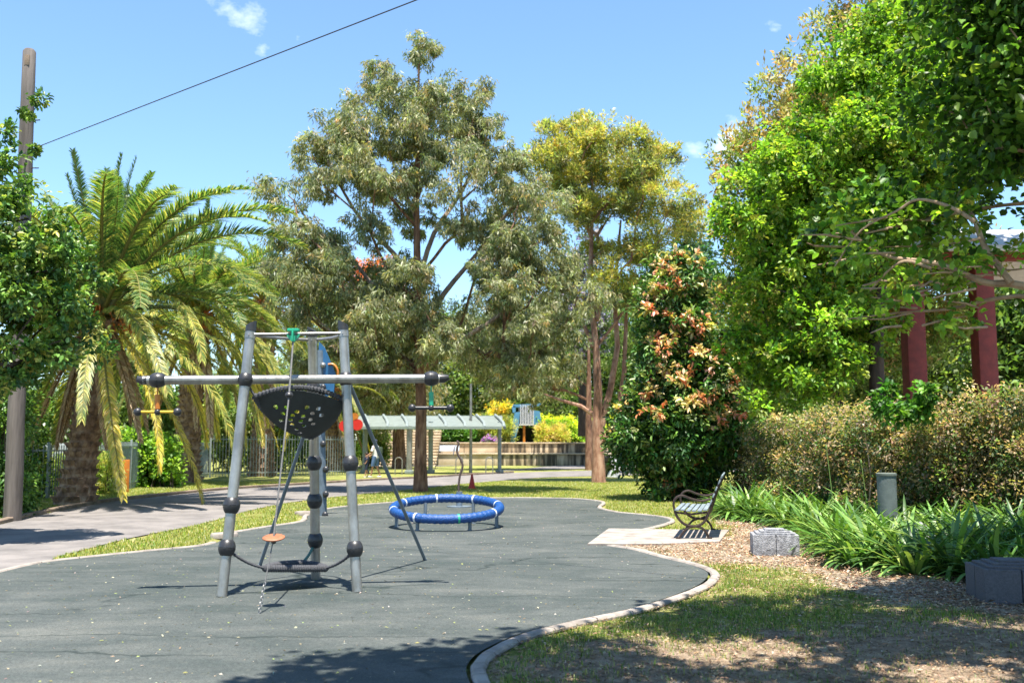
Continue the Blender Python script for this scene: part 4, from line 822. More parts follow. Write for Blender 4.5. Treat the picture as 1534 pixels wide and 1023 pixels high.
x, y = scatter(9000, (-9, 6), (5.5, 28)); k = inpoly(x, y, rp); litter('fallen_leaf_specks', x[k], y[k], (.012, .045), [(.38, .36, .31), (.42, .38, .25), (.22, .17, .11), (.26, .30, .10)], .024)
# ------------------------------------------------------------------ play equipment
Z0 = .022
def lerp(a, b, t): return np.asarray(a) * (1 - t) + np.asarray(b) * t
FL, FRt, RR = gnd(332, 893, Z0), gnd(535, 886, Z0), gnd(473, 867, Z0)
tFL, tFR, tRR = pix(376, 492, FL[1] + .30), pix(514, 490, FRt[1] + .24), pix(468, 500, RR[1] - .30)
cf = empty('climbing_frame', lerp(FL, FRt, .5), 'grey three-post climbing frame with long crossbar, black membrane and rope seat', 'climbing frame')
def on_post(a, b, py):
    t = 0
    best = min(range(1001), key=lambda i: abs(665 - (lerp(a, b, i / 1000)[2] - EYE) / lerp(a, b, i / 1000)[1] * FPX - py_true(py, lerp(a, b, i / 1000))))
    return lerp(a, b, best / 1000)
def proj(p):
    d = np.array(p) - np.array([0, 0, EYE]); c, s = math.cos(PITCH), math.sin(PITCH); dep = d[1] * c + d[2] * s; up = -d[1] * s + d[2] * c
    return 767 + d[0] / dep * FPX, 511.5 - up / dep * FPX
def on_post(a, b, py):
    return min((lerp(a, b, i / 600) for i in range(601)), key=lambda q: abs(proj(q)[1] - py))
def orient(d): return Vector(d).to_track_quat('Z', 'Y').to_matrix()
def joint(c, axis, r, name, parent, mat=M_black, groove=True):
    mb = MB(); A = Vector(axis).normalized(); c = Vector([float(q) for q in c]); prof = [(-.95, .62), (-.90, .70), (-.62, .88), (-.25, 1.0), (-.03, 1.02), (0, .96), (.03, 1.02), (.25, 1.0), (.62, .88), (.90, .70), (.95, .62)]
    mb.tube([c + A * (h * r) for h, _ in prof], [q * r for _, q in prof], 20)
    side = A.orthogonal().normalized() if abs(A.y) > .9 else (Vector((0, -1, 0)) - A * A.dot(Vector((0, -1, 0)))).normalized()
    for sg in (1,): mb.tube([c + side * (r * .93), c + side * (r * 1.06)], [r * .17, r * .13], 10)
    return mb.build(name, mat, parent)
posts = []
for a, b, ys in ((FL, tFL, (569, 757, 820)), (FRt, tFR, (568, 694, 822)), (RR, tRR, (580, 693, 750, 809))):
    mb = MB(); k = 8; mb.tube([lerp(a, b, i / k) for i in range(k + 1)], .052, 20); po = mb.build('post', M_metal, cf); posts.append(po)
    ax = np.array(b) - np.array(a); u_ = ax / np.linalg.norm(ax)
    for y_ in ys: joint(on_post(a, b, y_), ax, .083 if y_ > 600 else .075, 'ball_joint', po)
    # slanted cap
    mb = MB(); vs = []; e = Vector(list(b)); M3 = orient(ax)
    for j in range(18):
        an = 2 * math.pi * j / 18; o_ = M3 @ Vector((math.cos(an) * .056, math.sin(an) * .056, 0)); vs.append(e + o_ - Vector(list(u_)) * .035)
    sgn = -1 if b is tFL else 1
    for j in range(18):
        an = 2 * math.pi * j / 18; o_ = M3 @ Vector((math.cos(an) * .054, math.sin(an) * .054, 0)); vs.append(e + o_ + Vector(list(u_)) * (.050 - sgn * .55 * o_.x))
    fs = [(j, (j + 1) % 18, 18 + (j + 1) % 18, 18 + j) for j in range(18)] + [tuple(range(18))[::-1], tuple(range(18, 36))]
    mb.add(vs, fs); mb.build('end_cap', M_black, po)
    mb = MB(); q = lerp(a, b, 1) - u_ * .075; mb.tube([q - u_ * .03, q + u_ * .03], .057, 20); mb.ball(q + np.array([0, -.057, 0]), .009, seg=8); mb.build('collar', M_metal, po)
jL, jR = on_post(FL, tFL, 570), on_post(FRt, tFR, 568)
bd = (jL[1] + jR[1]) / 2 - .02
bL, bR = pix(236, 569.5, jL[1] - .02 - .3 * (jR[1] - jL[1])), pix(646, 567, jR[1] - .02 + .3 * (jR[1] - jL[1]))
axb = (bR - bL) / np.linalg.norm(bR - bL)
mb = MB(); mb.tube([bL - axb * .14, bR + axb * .10], .046, 20); beam = mb.build('crossbar', M_metal, cf)
for c, nm in ((bL, 'ball_joint'), (bR, 'ball_joint')): joint(c, axb, .078, nm, beam)
for c, s_ in ((bL - axb * .10, -1), (bR + axb * .085, 1)):
    mb = MB(); mb.tube([c, c + axb * s_ * .05, c + axb * s_ * .10 + np.array([0, 0, .012])], [.047, .046, .028], 16); mb.build('end_cap', M_black, beam)
for i_ in range(2):
    q_ = lerp(jL, jR, (.30, .72)[i_]); mb = MB(); mb.tube([q_ + np.array([0, 0, .044]) - axb * .004, q_ + np.array([0, 0, .044]) + axb * .004], .006, 6); mb.build('rivet', M_black, beam)
# top hoop
a, b, c = lerp(FL, tFL, .975), lerp(FRt, tFR, .975), lerp(RR, tRR, .975)
mb = MB(); mb.tube([a + np.array([0, -.03, 0]), b + np.array([0, -.03, 0])], .014, 10); mb.build('top_rail', M_metal, cf)
for p_, q_ in ((a, c), (c, b)):
    m_ = (p_ + q_) / 2 + np.array([(-.14 if p_ is a else .14), .14, .005]); pts = [lerp(lerp(p_, m_, t), lerp(m_, q_, t), t) for t in np.linspace(0, 1, 12)]
    mb = MB(); mb.tube(pts, .017, 10); mb.build('top_rail', M_metal, cf)
mb = MB(); m_ = lerp(a, b, .5) + np.array([0, .25, .01]); mb.tube([lerp(lerp(a, m_, t), lerp(m_, b, t), t) for t in np.linspace(0, 1, 12)], .012, 8); mb.build('top_rope', M_rope, cf)
# hanging rod with clamp, disc and chain
cl = pix(440, 500, a[1] - .05); dsc = pix(410, 805, 9.22); an = gnd(388, 919, Z0); jt = pix(433, 592, lerp(cl, dsc, .3)[1])
rp_ = empty('rope_line', an); rp_.parent = cf; rp_.matrix_parent_inverse = Matrix.Translation(cf.location).inverted()
mb = MB(); hl_ = []
for i in range(24):
    an_ = 2 * math.pi * i / 24; x_ = 16 * math.sin(an_) ** 3; y_ = 13 * math.cos(an_) - 4 * math.cos(2 * an_) - 1.5 * math.cos(3 * an_); hl_.append((x_ / 17 * .068, y_ / 17 * .07 - .03))
vs = [Vector(list(cl)) + Vector((x_, -.035, z_)) for x_, z_ in hl_] + [Vector(list(cl)) + Vector((x_, .02, z_)) for x_, z_ in hl_]
mb.add(vs, [tuple(range(24)), tuple(range(24, 48))[::-1]] + [(i, (i + 1) % 24, 24 + (i + 1) % 24, 24 + i) for i in range(24)])
mb.box((cl[0], cl[1] - .01, cl[2] + .035), (.12, .075, .035), bev=.01); mb.box((cl[0], cl[1] - .05, cl[2] - .03), (.018, .03, .11), bev=.004)
o_ = mb.build('clamp', M_green, cf)
for s_ in (-1, 1):
    mb = MB(); mb.ball((cl[0] + s_ * .034, cl[1] - .04, cl[2] - .005), .013, seg=8); mb.build('bolt', M_black, o_)
mb = MB(); mb.tube([cl + np.array([0, -.02, -.07]), jt], .0105, 8); mb.tube([jt, dsc], .0085, 8); mb.tube([dsc, lerp(dsc, an, .60)], .006, 6); mb.build('climbing_rope', pmat('steel_rope', (.16, .155, .15), (.09, .09, .09), 80, .5, metal=.3), rp_)
mb = MB(); mb.tube([jt + np.array([0, 0, .035]), jt + np.array([0, 0, .02]), jt, jt - np.array([0, 0, .03])], [.016, .036, .042, .02], 16); mb.build('rope_joint', M_black, rp_)
mb = MB(); dr = [(.0, .012), (.085, .012), (.10, .006), (.10, -.006), (.085, -.012), (0, -.012)]; tl = Vector((0, -.22, 1)).normalized()
mb.tube([Vector(list(dsc)) + tl * z_ for z_ in (-.013, -.012, -.004, .004, .012, .013)], [.07, .088, .102, .102, .088, .07], 28); dk = mb.build('foot_disc', M_disc, rp_)
mb = MB()
mb.ball((dsc[0], dsc[1], dsc[2] - .035), .025, seg=10); mb.build('bolt', M_black, dk)
mb = MB(); c0 = lerp(dsc, an, .60); axn = Vector(list(an - c0)).normalized(); nl = 11; Lc = np.linalg.norm(an - c0)
for i in range(nl):
    c_ = Vector(list(c0)) + axn * (Lc * (i + .5) / nl); uu = axn.orthogonal().normalized(); vv = axn.cross(uu); uu = uu if i % 2 else vv
    mb.tube([c_ + axn * (math.cos(q_) * Lc / nl * .68) + uu * (math.sin(q_) * .013) for q_ in np.linspace(0, 2 * math.pi, 11)[:-1]], (.0034), 6, closed=True)
mb.build('chain', pmat('bright_chain', (.36, .35, .34), (.18, .18, .18), 50, .4, metal=.6), rp_)
# black membrane
A, B, C = pix(382, 594, jL[1] + .03), pix(512, 598, jR[1] + .03), pix(466, 655, on_post(RR, tRR, 655)[1] - .10)
nrm = np.cross(B - A, C - A); nrm /= np.linalg.norm(nrm)
def tri_edge(p, q, r, bulge, k=14):
    m_ = (p + q) / 2; out = m_ - r; out = out - (q - p) * np.dot(out, q - p) / np.dot(q - p, q - p); out /= np.linalg.norm(out)
    return [lerp(p, q, t) + out * bulge * np.linalg.norm(q - p) * 4 * t * (1 - t) for t in np.linspace(0, 1, k)[:-1]]
bound = tri_edge(A, B, C, .20) + tri_edge(B, C, A, .11) + tri_edge(C, A, B, .11)
cen = sum(bound) / len(bound); ex = (B - A) / np.linalg.norm(B - A); ey = np.cross(nrm, ex)
holes = [(-.18, -.02), (-.10, .0), (-.02, -.04), (.05, .02), (.14, 0.), (-.12, -.09), (-.05, -.1), (.03, -.1), (.10, -.06), (.17, -.09), (-.06, -.17), (.02, -.18), (.09, -.15), (-.13, -.2), (-.04, -.25), (.05, -.26), (.12, -.23), (.0, -.33), (.03, -.42)]
holes = [(x_ * 1.35 - .05, y_ * 1.1 + .17) for x_, y_ in holes]
sgn = 1 if np.dot(ey, C - cen) < 0 else -1
nb = len(bound); B2 = np.array([(np.dot(b_ - cen, ex), np.dot(b_ - cen, ey) * sgn) for b_ in bound]); mb = MB(); G_ = .009
us = np.arange(B2[:, 0].min(), B2[:, 0].max(), G_); vs_ = np.arange(B2[:, 1].min(), B2[:, 1].max(), G_); UU, VV = np.meshgrid(us, vs_, indexing='ij'); ins = inpoly(UU, VV, B2)
for hx, hy in holes: ins &= (((UU - hx) / .019) ** 2 + ((VV - hy + .02) / .024) ** 2 > 1)
rr2 = np.hypot(UU, VV); PT = cen + UU[..., None] * ex + (VV * sgn)[..., None] * ey + nrm * (-.11 * (1 - np.clip(rr2 / .5, 0, 1) ** 2))[..., None] * (1 if nrm[2] > 0 else -1)
idx = np.arange(UU.size).reshape(UU.shape); q_ = ins[:-1, :-1] & ins[1:, :-1] & ins[1:, 1:] & ins[:-1, 1:]; ff = np.stack([idx[:-1, :-1][q_], idx[1:, :-1][q_], idx[1:, 1:][q_], idx[:-1, 1:][q_]], 1)
mem = fastmesh('membrane', PT.reshape(-1, 3), [ff], M_membrane, cf); so = mem.modifiers.new('thickness', 'SOLIDIFY'); so.thickness = .008
mb = MB(); rb = []; pts = smooth_poly(bound, 4, True); seg_l = 0
rad = []
for i, q_ in enumerate(pts): rad.append(.026 * (1.22 if i % 2 else .78))
mb.tube(pts, rad, 8, closed=True); mb.build('rope_border', M_rope, mem)
mb = MB()
for i in range(2, nb, 4):
    p_ = lerp(bound[i], cen, .10); mb.box(p_, (.07, .05, .03), orient(nrm).to_3x3(), bev=.008)
mb.build('clip', M_black, mem)
mb = MB()
for p_, q_ in ((A, jL), (B, jR), (C, on_post(RR, tRR, 640))): mb.tube([p_, q_], .014, 6)
mb.build('tether', M_rope, mem)
# lower rope seat
sa, sb, sc_ = pix(398, 851, FL[1] + .28), pix(487, 851, FRt[1] + .30), pix(452, 843, RR[1] - .28)
bound2 = tri_edge(sa, sb, sc_, .03) + tri_edge(sb, sc_, sa, .10) + tri_edge(sc_, sa, sb, .10); pts = smooth_poly(bound2, 4, True)
mb = MB(); mb.tube(pts, [.036 * (1.08 if i % 2 else .9) for i in range(len(pts))], 10, closed=True); seat = mb.build('rope_seat', M_rope, cf)
mb = MB(); cs = sum(bound2) / len(bound2) - np.array([0, 0, .02]); n2_ = len(bound2); mb.add([cs] + list(bound2), [(0, i + 1, (i + 1) % n2_ + 1) for i in range(n2_)]); mb.build('seat_membrane', M_membrane, seat)
for p_, (u1, u2, py) in ((sa, (FL, tFL, 822)), (sb, (FRt, tFR, 824)), (sc_, (RR, tRR, 812))):
    q_ = on_post(u1, u2, py); pts = [lerp(q_, p_, t) - np.array([0, 0, .03 * math.sin(math.pi * t)]) for t in np.linspace(0, 1, 24)]
    mb = MB(); mb.tube(pts, [.0155 * (1.2 if i % 2 else .85) for i in range(24)], 6); mb.build('suspension_rope', M_rope if py != 812 else pmat('green_rope', (.05, .14, .12)), seat)
# struts
for a_, b_ in ((gnd(389, 848, Z0), on_post(RR, tRR, 600) + np.array([.03, -.02, 0])), (gnd(637, 839, Z0), jR + np.array([.03, .06, -.05]))):
    mb = MB(); mb.tube([a_, b_], .021, 10); mb.tube([np.array(a_), np.array(a_) + (np.array(b_) - np.array(a_)) * .012], .024, 10); mb.build('strut', M_bluegrey, cf)
# hanging trapeze bars
for c, ylink, mlink, mbar, lab in ((bL, 617, M_orangep, M_yellow, 'yellow grip bar'), (bR, 611, M_green, M_black, 'dark grip bar')):
    top = np.array(c) - np.array([0, 0, .07]); px, py = proj(c); ctr = pix(px, ylink, c[1]); mb = MB(); mb.tube([top, ctr + np.array([0, 0, .02])], .008, 6)
    mb.tube([lerp(top, ctr, .30), lerp(top, ctr, .88)], .026, 10); lk = mb.build('link', mlink, cf, label='orange link' if mlink is M_orangep else 'green link')
    mb = MB(); mb.tube([ctr - np.array([.2, 0, 0]), ctr + np.array([.2, 0, 0])], .0155 if mbar is M_yellow else .019, 10); br = mb.build('grip_bar', mbar, cf, label=lab)
    for s_ in (-1, 1):
        mb = MB(); mb.ball(ctr + np.array([s_ * .2, 0, 0]), .042, seg=14); mb.build('knob', M_black, br)
    mb = MB(); mb.ball(ctr, .034, seg=12); mb.build('clamp', M_black, br)

# blue ring spinner
rc = gnd(669, 789, Z0); RADR = .955; tilt = math.atan(.25 / 1.9)
ring = empty('ring_spinner', rc, 'large tilted blue ring seat with white bands standing on short steel legs', 'spinner')
def rpt(a, rad=RADR, dz=0): return np.array([rc[0] + rad * math.cos(a), rc[1] + rad * math.sin(a), .355 + rad * math.sin(a) * math.tan(tilt) + dz])
mb = MB(); K = 240; mb.tube([rpt(2 * math.pi * i / K) for i in range(K)], [.08 * (1.045 if (i // 2) % 2 else .955) for i in range(K)], 18, closed=True); mb.build('ring_seat', M_bluep, ring)
for k in range(8):
    a0 = 2 * math.pi * (k + .35) / 8; mb = MB(); mb.tube([rpt(a0 + t) for t in np.linspace(-.017, .017, 5)], .085, 18); gb = k == 6
    mb.build('band', M_green if gb else M_whitep, ring, label='green band' if gb else None)
for k in range(6):
    a0 = math.pi * k / 3; p_ = rpt(a0, .90); mb = MB(); mb.tube([np.array([p_[0], p_[1], Z0]), np.array([p_[0], p_[1], p_[2] - .05])], .032, 14); lg = mb.build('leg', M_bluegrey, ring)
    mb = MB(); mb.tube([np.array([p_[0], p_[1], Z0]), np.array([p_[0], p_[1], Z0 + .012])], .05, 14); mb.build('foot_plate', M_bluegrey, lg)
# bent pole behind the ring
bpz = gnd(688, 759, Z0); bp = empty('wavy_pole', bpz, 'thin wavy dark pole on a steel base behind the blue ring', 'spinner pole')
Yp = bpz[1]; mb = MB(); mb.tube([bpz, bpz + np.array([0, 0, .36])], .075, 16); mb.tube([bpz, bpz + np.array([0, 0, .02])], .30, 20); mb.build('base', M_bluegrey, bp)
mb = MB(); mb.tube(smooth_poly([pix(a_, b_, Yp) for a_, b_ in ((688, 742), (687, 730), (689, 712), (693, 698), (690, 688), (685, 678), (685, 670), (687, 664), (684, 660))], 4), .026, 8); mb.build('pole', pmat('brown_pole', (.09, .06, .05)), bp)
mb = MB(); q_ = pix(682, 666, Yp); mb.tube([q_, pix(680, 674, Yp), pix(679, 682, Yp)], [.03, .05, .015], 8, flat=.4); mb.build('handle', pmat('pale_pink_plastic', (.62, .50, .50)), bp)
# tall knobbed pole with blue fin
kb = gnd(483, 772, Z0); kp = empty('knobbed_pole', kb, 'tall blue-grey pole with black knobs and a blue fin, seen behind the rear post', 'climbing pole'); Yk = kb[1]
mb = MB(); kt = pix(478, 525, Yk); mb.tube([kb, kt], .095, 18); mb.build('pole', M_bluegrey, kp)
mb = MB(); f_ = [pix(a_, b_, Yk) for a_, b_ in ((478, 512), (486, 520), (503, 560), (500, 590), (484, 596), (478, 590))]; vs = [q_ + np.array([0, s_, 0]) for s_ in (-.03, .03) for q_ in f_]
mb.add(vs, [tuple(range(6)), tuple(range(6, 12))[::-1]] + [(i, (i + 1) % 6, 6 + (i + 1) % 6, 6 + i) for i in range(6)]); fn = mb.build('fin', M_bluepanel, kp)
mb = MB(); mb.ball(pix(484, 547, Yk - .06), .06, seg=12); mb.build('bolt', M_metal, fn)
mb = MB(); mb.tube(smooth_poly([pix(a_, b_, Yk - .05) for a_, b_ in ((492, 546), (500, 546), (506, 556), (505, 572))], 4), [.05] * 13, 8, flat=.5); mb.build('handle', M_orangep, kp)
for px, py in ((484, 665), (488, 703), (487, 771), (484, 580), (486, 620), (488, 740), (484, 640)):
    mb = MB(); q_ = pix(px, py, Yk - .09); mb.ball(q_, .065, seg=12, sq=(1, .8, 1.1)); mb.build('knob', M_black, kp)
# red-lobed play post
rb_ = gnd(524, 718); Yr = rb_[1]; rp2 = empty('play_post', rb_, 'pale post topped by red and orange discs, mostly behind the climbing frame post', 'play post')
mb = MB(); mb.tube([rb_, pix(524, 640, Yr)], .14, 12); mb.build('post', pmat('pale_post', (.45, .42, .33)), rp2)
for px, py, r_, m_ in ((516, 638, .24, M_red), (535, 636, .24, M_red), (531, 624, .16, M_orangep)):
    mb = MB(); q_ = pix(px, py, Yr - .15); mb.tube([q_, q_ + np.array([0, .08, 0])], r_, 20); mb.build('disc', m_, rp2)

# ------------------------------------------------------------------ bench, blocks, bollards
by0, by1 = gnd(1046, 811)[1], gnd(1046, 811)[1] + 1.62; bx = lambda px: (px - 767) / FPX * by0 * math.cos(PITCH) * 1.0
bz = .046; zb = lambda py: pix(1046, py, by0)[2]
bench = empty('park_bench', (bx(1046), (by0 + by1) / 2, bz), 'iron and timber park bench seen end-on at the edge of the concrete slab', 'bench')
BS = .235
RB = Matrix.Rotation(-math.atan(BS), 3, 'Z')
def bpt(px, py, y): q_ = pix(px, py, by0); return np.array([q_[0] + (y - by0) * BS, y, q_[2]])
bm_ = (by0 + by1) / 2
for y_ in (by0, by1):
    fr = MB()
    fr.tube(smooth_poly([bpt(a_, b_, y_) for a_, b_ in ((1011, 766), (1016, 776), (1026, 785), (1040, 788), (1052, 784), (1059, 775), (1063, 764), (1068, 748), (1075, 730), (1082, 716))], 5), .021, 8)
    en = fr.build('end_frame', M_iron, bench)
    for pp in ([(1040, 788), (1030, 791), (1022, 799), (1016, 809)], [(1042, 788), (1052, 791), (1059, 799), (1063, 811)]):
        mb = MB(); mb.tube(smooth_poly([bpt(a_, b_, y_) for a_, b_ in pp], 5), .019, 8); q_ = bpt(*pp[-1], y_); mb.box((q_[0], y_, bz + .012), (.07, .06, .022), bev=.005); mb.tube([q_, (q_[0], y_, bz + .01)], .019, 8); mb.build('leg', M_iron, en)
    mb = MB(); mb.tube(smooth_poly([bpt(a_, b_, y_) for a_, b_ in ((1012, 768), (1009, 756), (1012, 746), (1022, 742), (1036, 747), (1052, 750), (1064, 747))], 5), .018, 8); mb.build('armrest', M_iron, en)
    mb = MB(); mb.tube([bpt(1011, 767, y_), bpt(1036, 770, y_), bpt(1060, 767, y_)], .017, 8); mb.build('seat_rail', M_iron, en)
for k, px in enumerate((1014, 1022.5, 1031, 1039.5, 1048, 1056.5)):
    q_ = bpt(px, 763.5 + (1.5 if 1 < k < 5 else 0), bm_); mb = MB(); mb.box((q_[0], bm_, q_[2]), (.066, by1 - by0 + .12, .024), RB, bev=.006); mb.build('seat_slat', M_slat, bench)
for k, (px, py) in enumerate(((1066, 752), (1070, 742), (1074, 732), (1078.5, 722), (1082, 714))):
    q_ = bpt(px, py, bm_); mb = MB(); mb.box((q_[0] - .01, bm_, q_[2]), (.024, by1 - by0 + .12, .068 if k < 4 else .055), RB @ Matrix.Rotation(.38, 3, 'Y'), bev=.006); mb.build('back_slat', M_slat, bench)
def block(name, cx, cy, w_, d_, h_, rot, lab, mat, steps=3):
    root = empty(name, (cx, cy, 0), lab, 'stone block'); Mr = Matrix.Rotation(rot, 3, 'Z'); z = Hz(cx, cy) - .05
    def L_(x, y, zz): v = Mr @ Vector((x, y, 0)); return (cx + v.x, cy + v.y, z + zz)
    mb = MB(); e = .012
    for sx in (-1, 1):
        for sy in (-1, 1): mb.box(L_(sx * (w_ / 4 + e / 4), sy * (d_ / 4 + e / 4), (h_ + .05) / 2), (w_ / 2 - e / 2, d_ / 2 - e / 2, h_ + .05), Mr, bev=.008)
    mb.box(L_(0, 0, (h_ + .03) / 2), (w_ - .05, d_ - .05, h_), Mr); bo = mb.build('body', mat, root)
    for i in range(steps):
        mb = MB(); mb.box(L_(0, .0, h_ + .05 + .012 + .022 * i), (w_ * (.84 - .2 * i), d_ * (.86 - .2 * i), .024), Mr, bev=.005); mb.build('top_slab', mat, root)
    return root
q_ = gnd(1165, 836); block('stone_block', q_[0] + .03, q_[1] + .27, .60, .52, .30, R(-9), 'pale grey stone block with a stepped top sitting in the sunlit mulch near the bench', M_granite)
q_ = gnd(1497, 911); block('stone_block', q_[0] + .30, q_[1] + .36, .66, .62, .34, R(-9), 'shaded charcoal stone block at the end of the strap-leaved border', pmat('dark_granite', (.10, .10, .115), (.06, .06, .07), 50, .75, .5, 90))
q_ = np.array([pix(1328, 720, 14.6)[0], 14.6, 0]); z_ = Hz(q_[0], q_[1]); zt = pix(1328, 708, 14.6)[2]
root = empty('bollard', (q_[0], q_[1], z_), 'squat grey-green concrete bollard behind the strap-leaved plants', 'bollard')
mb = MB(); mb.tube([(q_[0], q_[1], z_ - .1), (q_[0], q_[1], zt - .04)], .135, 22); mb.build('shaft', pmat('grey_green_concrete', (.13, .155, .15), (.085, .105, .10), 8, .9, .3), root)  # shaft colour darkened as if the bollard stood in shade
mb = MB(); mb.tube([(q_[0], q_[1], zt - .04), (q_[0], q_[1], zt - .01), (q_[0], q_[1], zt)], [.145, .145, .12], 22); mb.build('cap', pmat('shade_darkened_cap', (.12, .14, .12), (.07, .085, .07), 12, .9), root)  # cap darkened like the shaft, shade put into its colour
def rock(cx, cy, s_, lab, seed, mat=M_granite):
    bm = bmesh.new(); bmesh.ops.create_icosphere(bm, subdivisions=3, radius=1); rg = random.Random(seed); pl = [Vector((rg.uniform(-1, 1), rg.uniform(-1, 1), rg.uniform(-.6, 1))).normalized() for _ in range(11)]
    for v in bm.verts:
        for n_ in pl:
            d_ = v.co.dot(n_) - .72
            if d_ > 0: v.co -= n_ * d_
        v.co = Vector((v.co.x * s_[0] + cx, v.co.y * s_[1] + cy, v.co.z * s_[2] + Hz(cx, cy) + s_[2] * .3))
    me = bpy.data.meshes.new('rock'); bm.to_mesh(me); bm.free(); me.materials.append(mat); me.shade_smooth(); me.set_sharp_from_angle(angle=R(25)); o_ = bpy.data.objects.new('rock', me); col.objects.link(o_); tag(o_, lab, 'rock')
q_ = pix(1372, 745, 14.4); rock(q_[0], 14.4, (.32, .25, .30), 'grey angular rock right beside the concrete bollard', 3)
q_ = pix(1405, 755, 13.6); rock(q_[0], 13.8, (.30, .22, .20), 'lower flat grey rock in the leaf litter past the angular rock', 5)
q_ = gnd(187, 738); root = empty('marker_post', q_, 'square orange timber post standing in front of the fence', 'post')
mb = MB(); mb.box((q_[0], q_[1], .50), (.20, .20, 1.04), Matrix.Rotation(.5, 3, 'Z'), bev=.012); mb.build('shaft', M_orangep, root)
mb = MB(); mb.box((q_[0] - .13, q_[1] + .05, .52), (.06, .22, 1.08), Matrix.Rotation(.5, 3, 'Z'), bev=.008); mb.build('side_strip', M_fence, root)  # grey-green strip forming the darker side of the post
q_ = gnd(707, 732); root = empty('traffic_cone', q_, 'small red cone on the grass strip behind the blue ring', 'cone')
mb = MB(); mb.tube([q_ + np.array([0, 0, z_]) for z_ in (.02, .06, .46, .50)], [.12, .11, .035, .025], 16); mb.build('cone_body', M_red, root)
mb = MB(); mb.box(q_ + np.array([0, 0, .012]), (.32, .32, .024), bev=.008); mb.build('base', M_red, root)
q_ = gnd(921, 715); root = empty('folding_sign', q_, 'white folding board sign leaning beside the golden gum trunk', 'sign'); Ys = q_[1]
Mr = Matrix.Rotation(R(-50), 3, 'Z') @ Matrix.Rotation(R(-14), 3, 'X')
mb = MB(); mb.box((q_[0], Ys, .50), (.70, .03, 1.02), Mr, bev=.02); fp = mb.build('front_panel', M_white, root)
mb = MB(); mb.box(Vector((q_[0], Ys, .50)) + Mr @ Vector((0, -.018, 0)), (.56, .004, .80), Mr); mb.build('poster', pmat('printed_poster', (.62, .62, .64), (.40, .40, .43), 14, .6, lo=.45, hi=.52), fp)
mb = MB(); mb.box((q_[0] - .32, Ys + .30, .46), (.66, .03, .96), Matrix.Rotation(R(-50), 3, 'Z') @ Matrix.Rotation(R(20), 3, 'X'), bev=.02); mb.build('back_panel', M_black, root)

# ------------------------------------------------------------------ pole, wire, fence
q_ = gnd(19, 781); pt = pix(44, 78, q_[1]); root = empty('timber_pole', q_, 'weathered grey timber pole with climbing leaves, taller than the palms', 'utility pole')
mb = MB(); k = 10; mb.tube([lerp(q_, pt, i / k) + np.array([rnd.uniform(-.008, .008), 0, -.1 if i == 0 else 0]) for i in range(k + 1)] + [pt + np.array([0, 0, .05])], [.17 - .045 * i / k for i in range(k + 1)] + [.09], 18); mb.build('shaft', M_polewood, root)
mb = MB(); mb.box((pt[0] + .02, pt[1] - .10, pt[2] - .22), (.10, .06, .22), bev=.01); mb.build('bracket', M_darkkerb, root)
wa = pix(47, 224, q_[1])
mb = MB(); mb.tube([wa, wa + np.array([.16, -.05, 0]), wa + np.array([.2, -.05, .03])], .018, 8); mb.tube([pix(40, 182, q_[1]), pix(60, 180, q_[1])], .012, 6); mb.tube([pix(40, 252, q_[1]), pix(58, 252, q_[1])], .012, 6); mb.build('hook', M_black, root)
wb = pix(625, 0, 12.5); we = wa + (wb - wa) * 5.0
mb = MB(); mb.tube([lerp(wa, we, t) for t in np.linspace(0, 1, 30)], .0085, 6); tag(mb.build('overhead_wire', M_black), 'single dark overhead wire rising from the timber pole across the sky', 'cable')
mb = MB(); mb.tube([wa, pix(20, 240, q_[1] - .5), pix(-40, 262, q_[1] - 2), pix(-200, 320, q_[1] - 4)], .012, 6); tag(mb.build('overhead_wire', M_black), 'slack black cable leaving the timber pole into the leafy tree', 'cable')
def fence(pts, label, h=1.75, sp=.135, every=2.35, parent_lab=None):
    P = [np.array(p) for p in pts]; root = empty('picket_fence', (*P[0], 0), label, 'fence')
    for a, b in zip(P[:-1], P[1:]):
        L = np.linalg.norm(b - a); npan = max(1, round(L / every)); d = (b - a) / L; Mz = Matrix.Rotation(math.atan2(d[1], d[0]), 3, 'Z')
        for i in range(npan):
            p0 = lerp(a, b, i / npan); p1 = lerp(a, b, (i + 1) / npan); m_ = (p0 + p1) / 2; l = np.linalg.norm(p1 - p0)
            mb = MB(); mb.box((p0[0], p0[1], h / 2 + .02), (.07, .07, h + .06), Mz, bev=.006); mb.build('fence_post', M_fence, root)
            mb = MB()
            for z in (.20, h - .18): mb.box((m_[0], m_[1], z), (l - .07, .04, .045), Mz)
            n_ = int(l / sp)
            for j in range(1, n_):
                q = lerp(p0, p1, j / n_); mb.box((q[0], q[1] - .003, h / 2), (.024, .024, h - .06), Mz); 
            mb.build('picket_panel', M_fence, root)
g2 = lambda a, b: G2(a, b)
fence([(-26, 24), g2(70, 747), g2(165, 737)], 'dark see-through picket fence behind the nearest palm trunk', 1.5, .13)
fence([g2(166, 737), g2(262, 722), g2(312, 716)], 'green picket fence section overgrown by the lime-green shrub', 1.6, .13)
fence([g2(314, 715.5), g2(475, 712.5), g2(535, 711)], 'pale green-grey picket fence running from the flared palm to the pergola', 1.9, .135)
mb = MB(); mb.box((pix(150, 670, 58)[0], 58, 1.1), (13, .25, .9)); tag(mb.build('boundary_wall', pmat('pale_render', (.42, .45, .47), (.33, .35, .37), 2, .9)), 'pale grey low wall glimpsed through the leaves beyond the fence', 'wall')
q_ = np.array([pix(163, 690, 44)[0], 44, 0]); root = empty('lamp_post', q_, 'slim pale grey pole standing beyond the fence between the palms', 'lamp post')
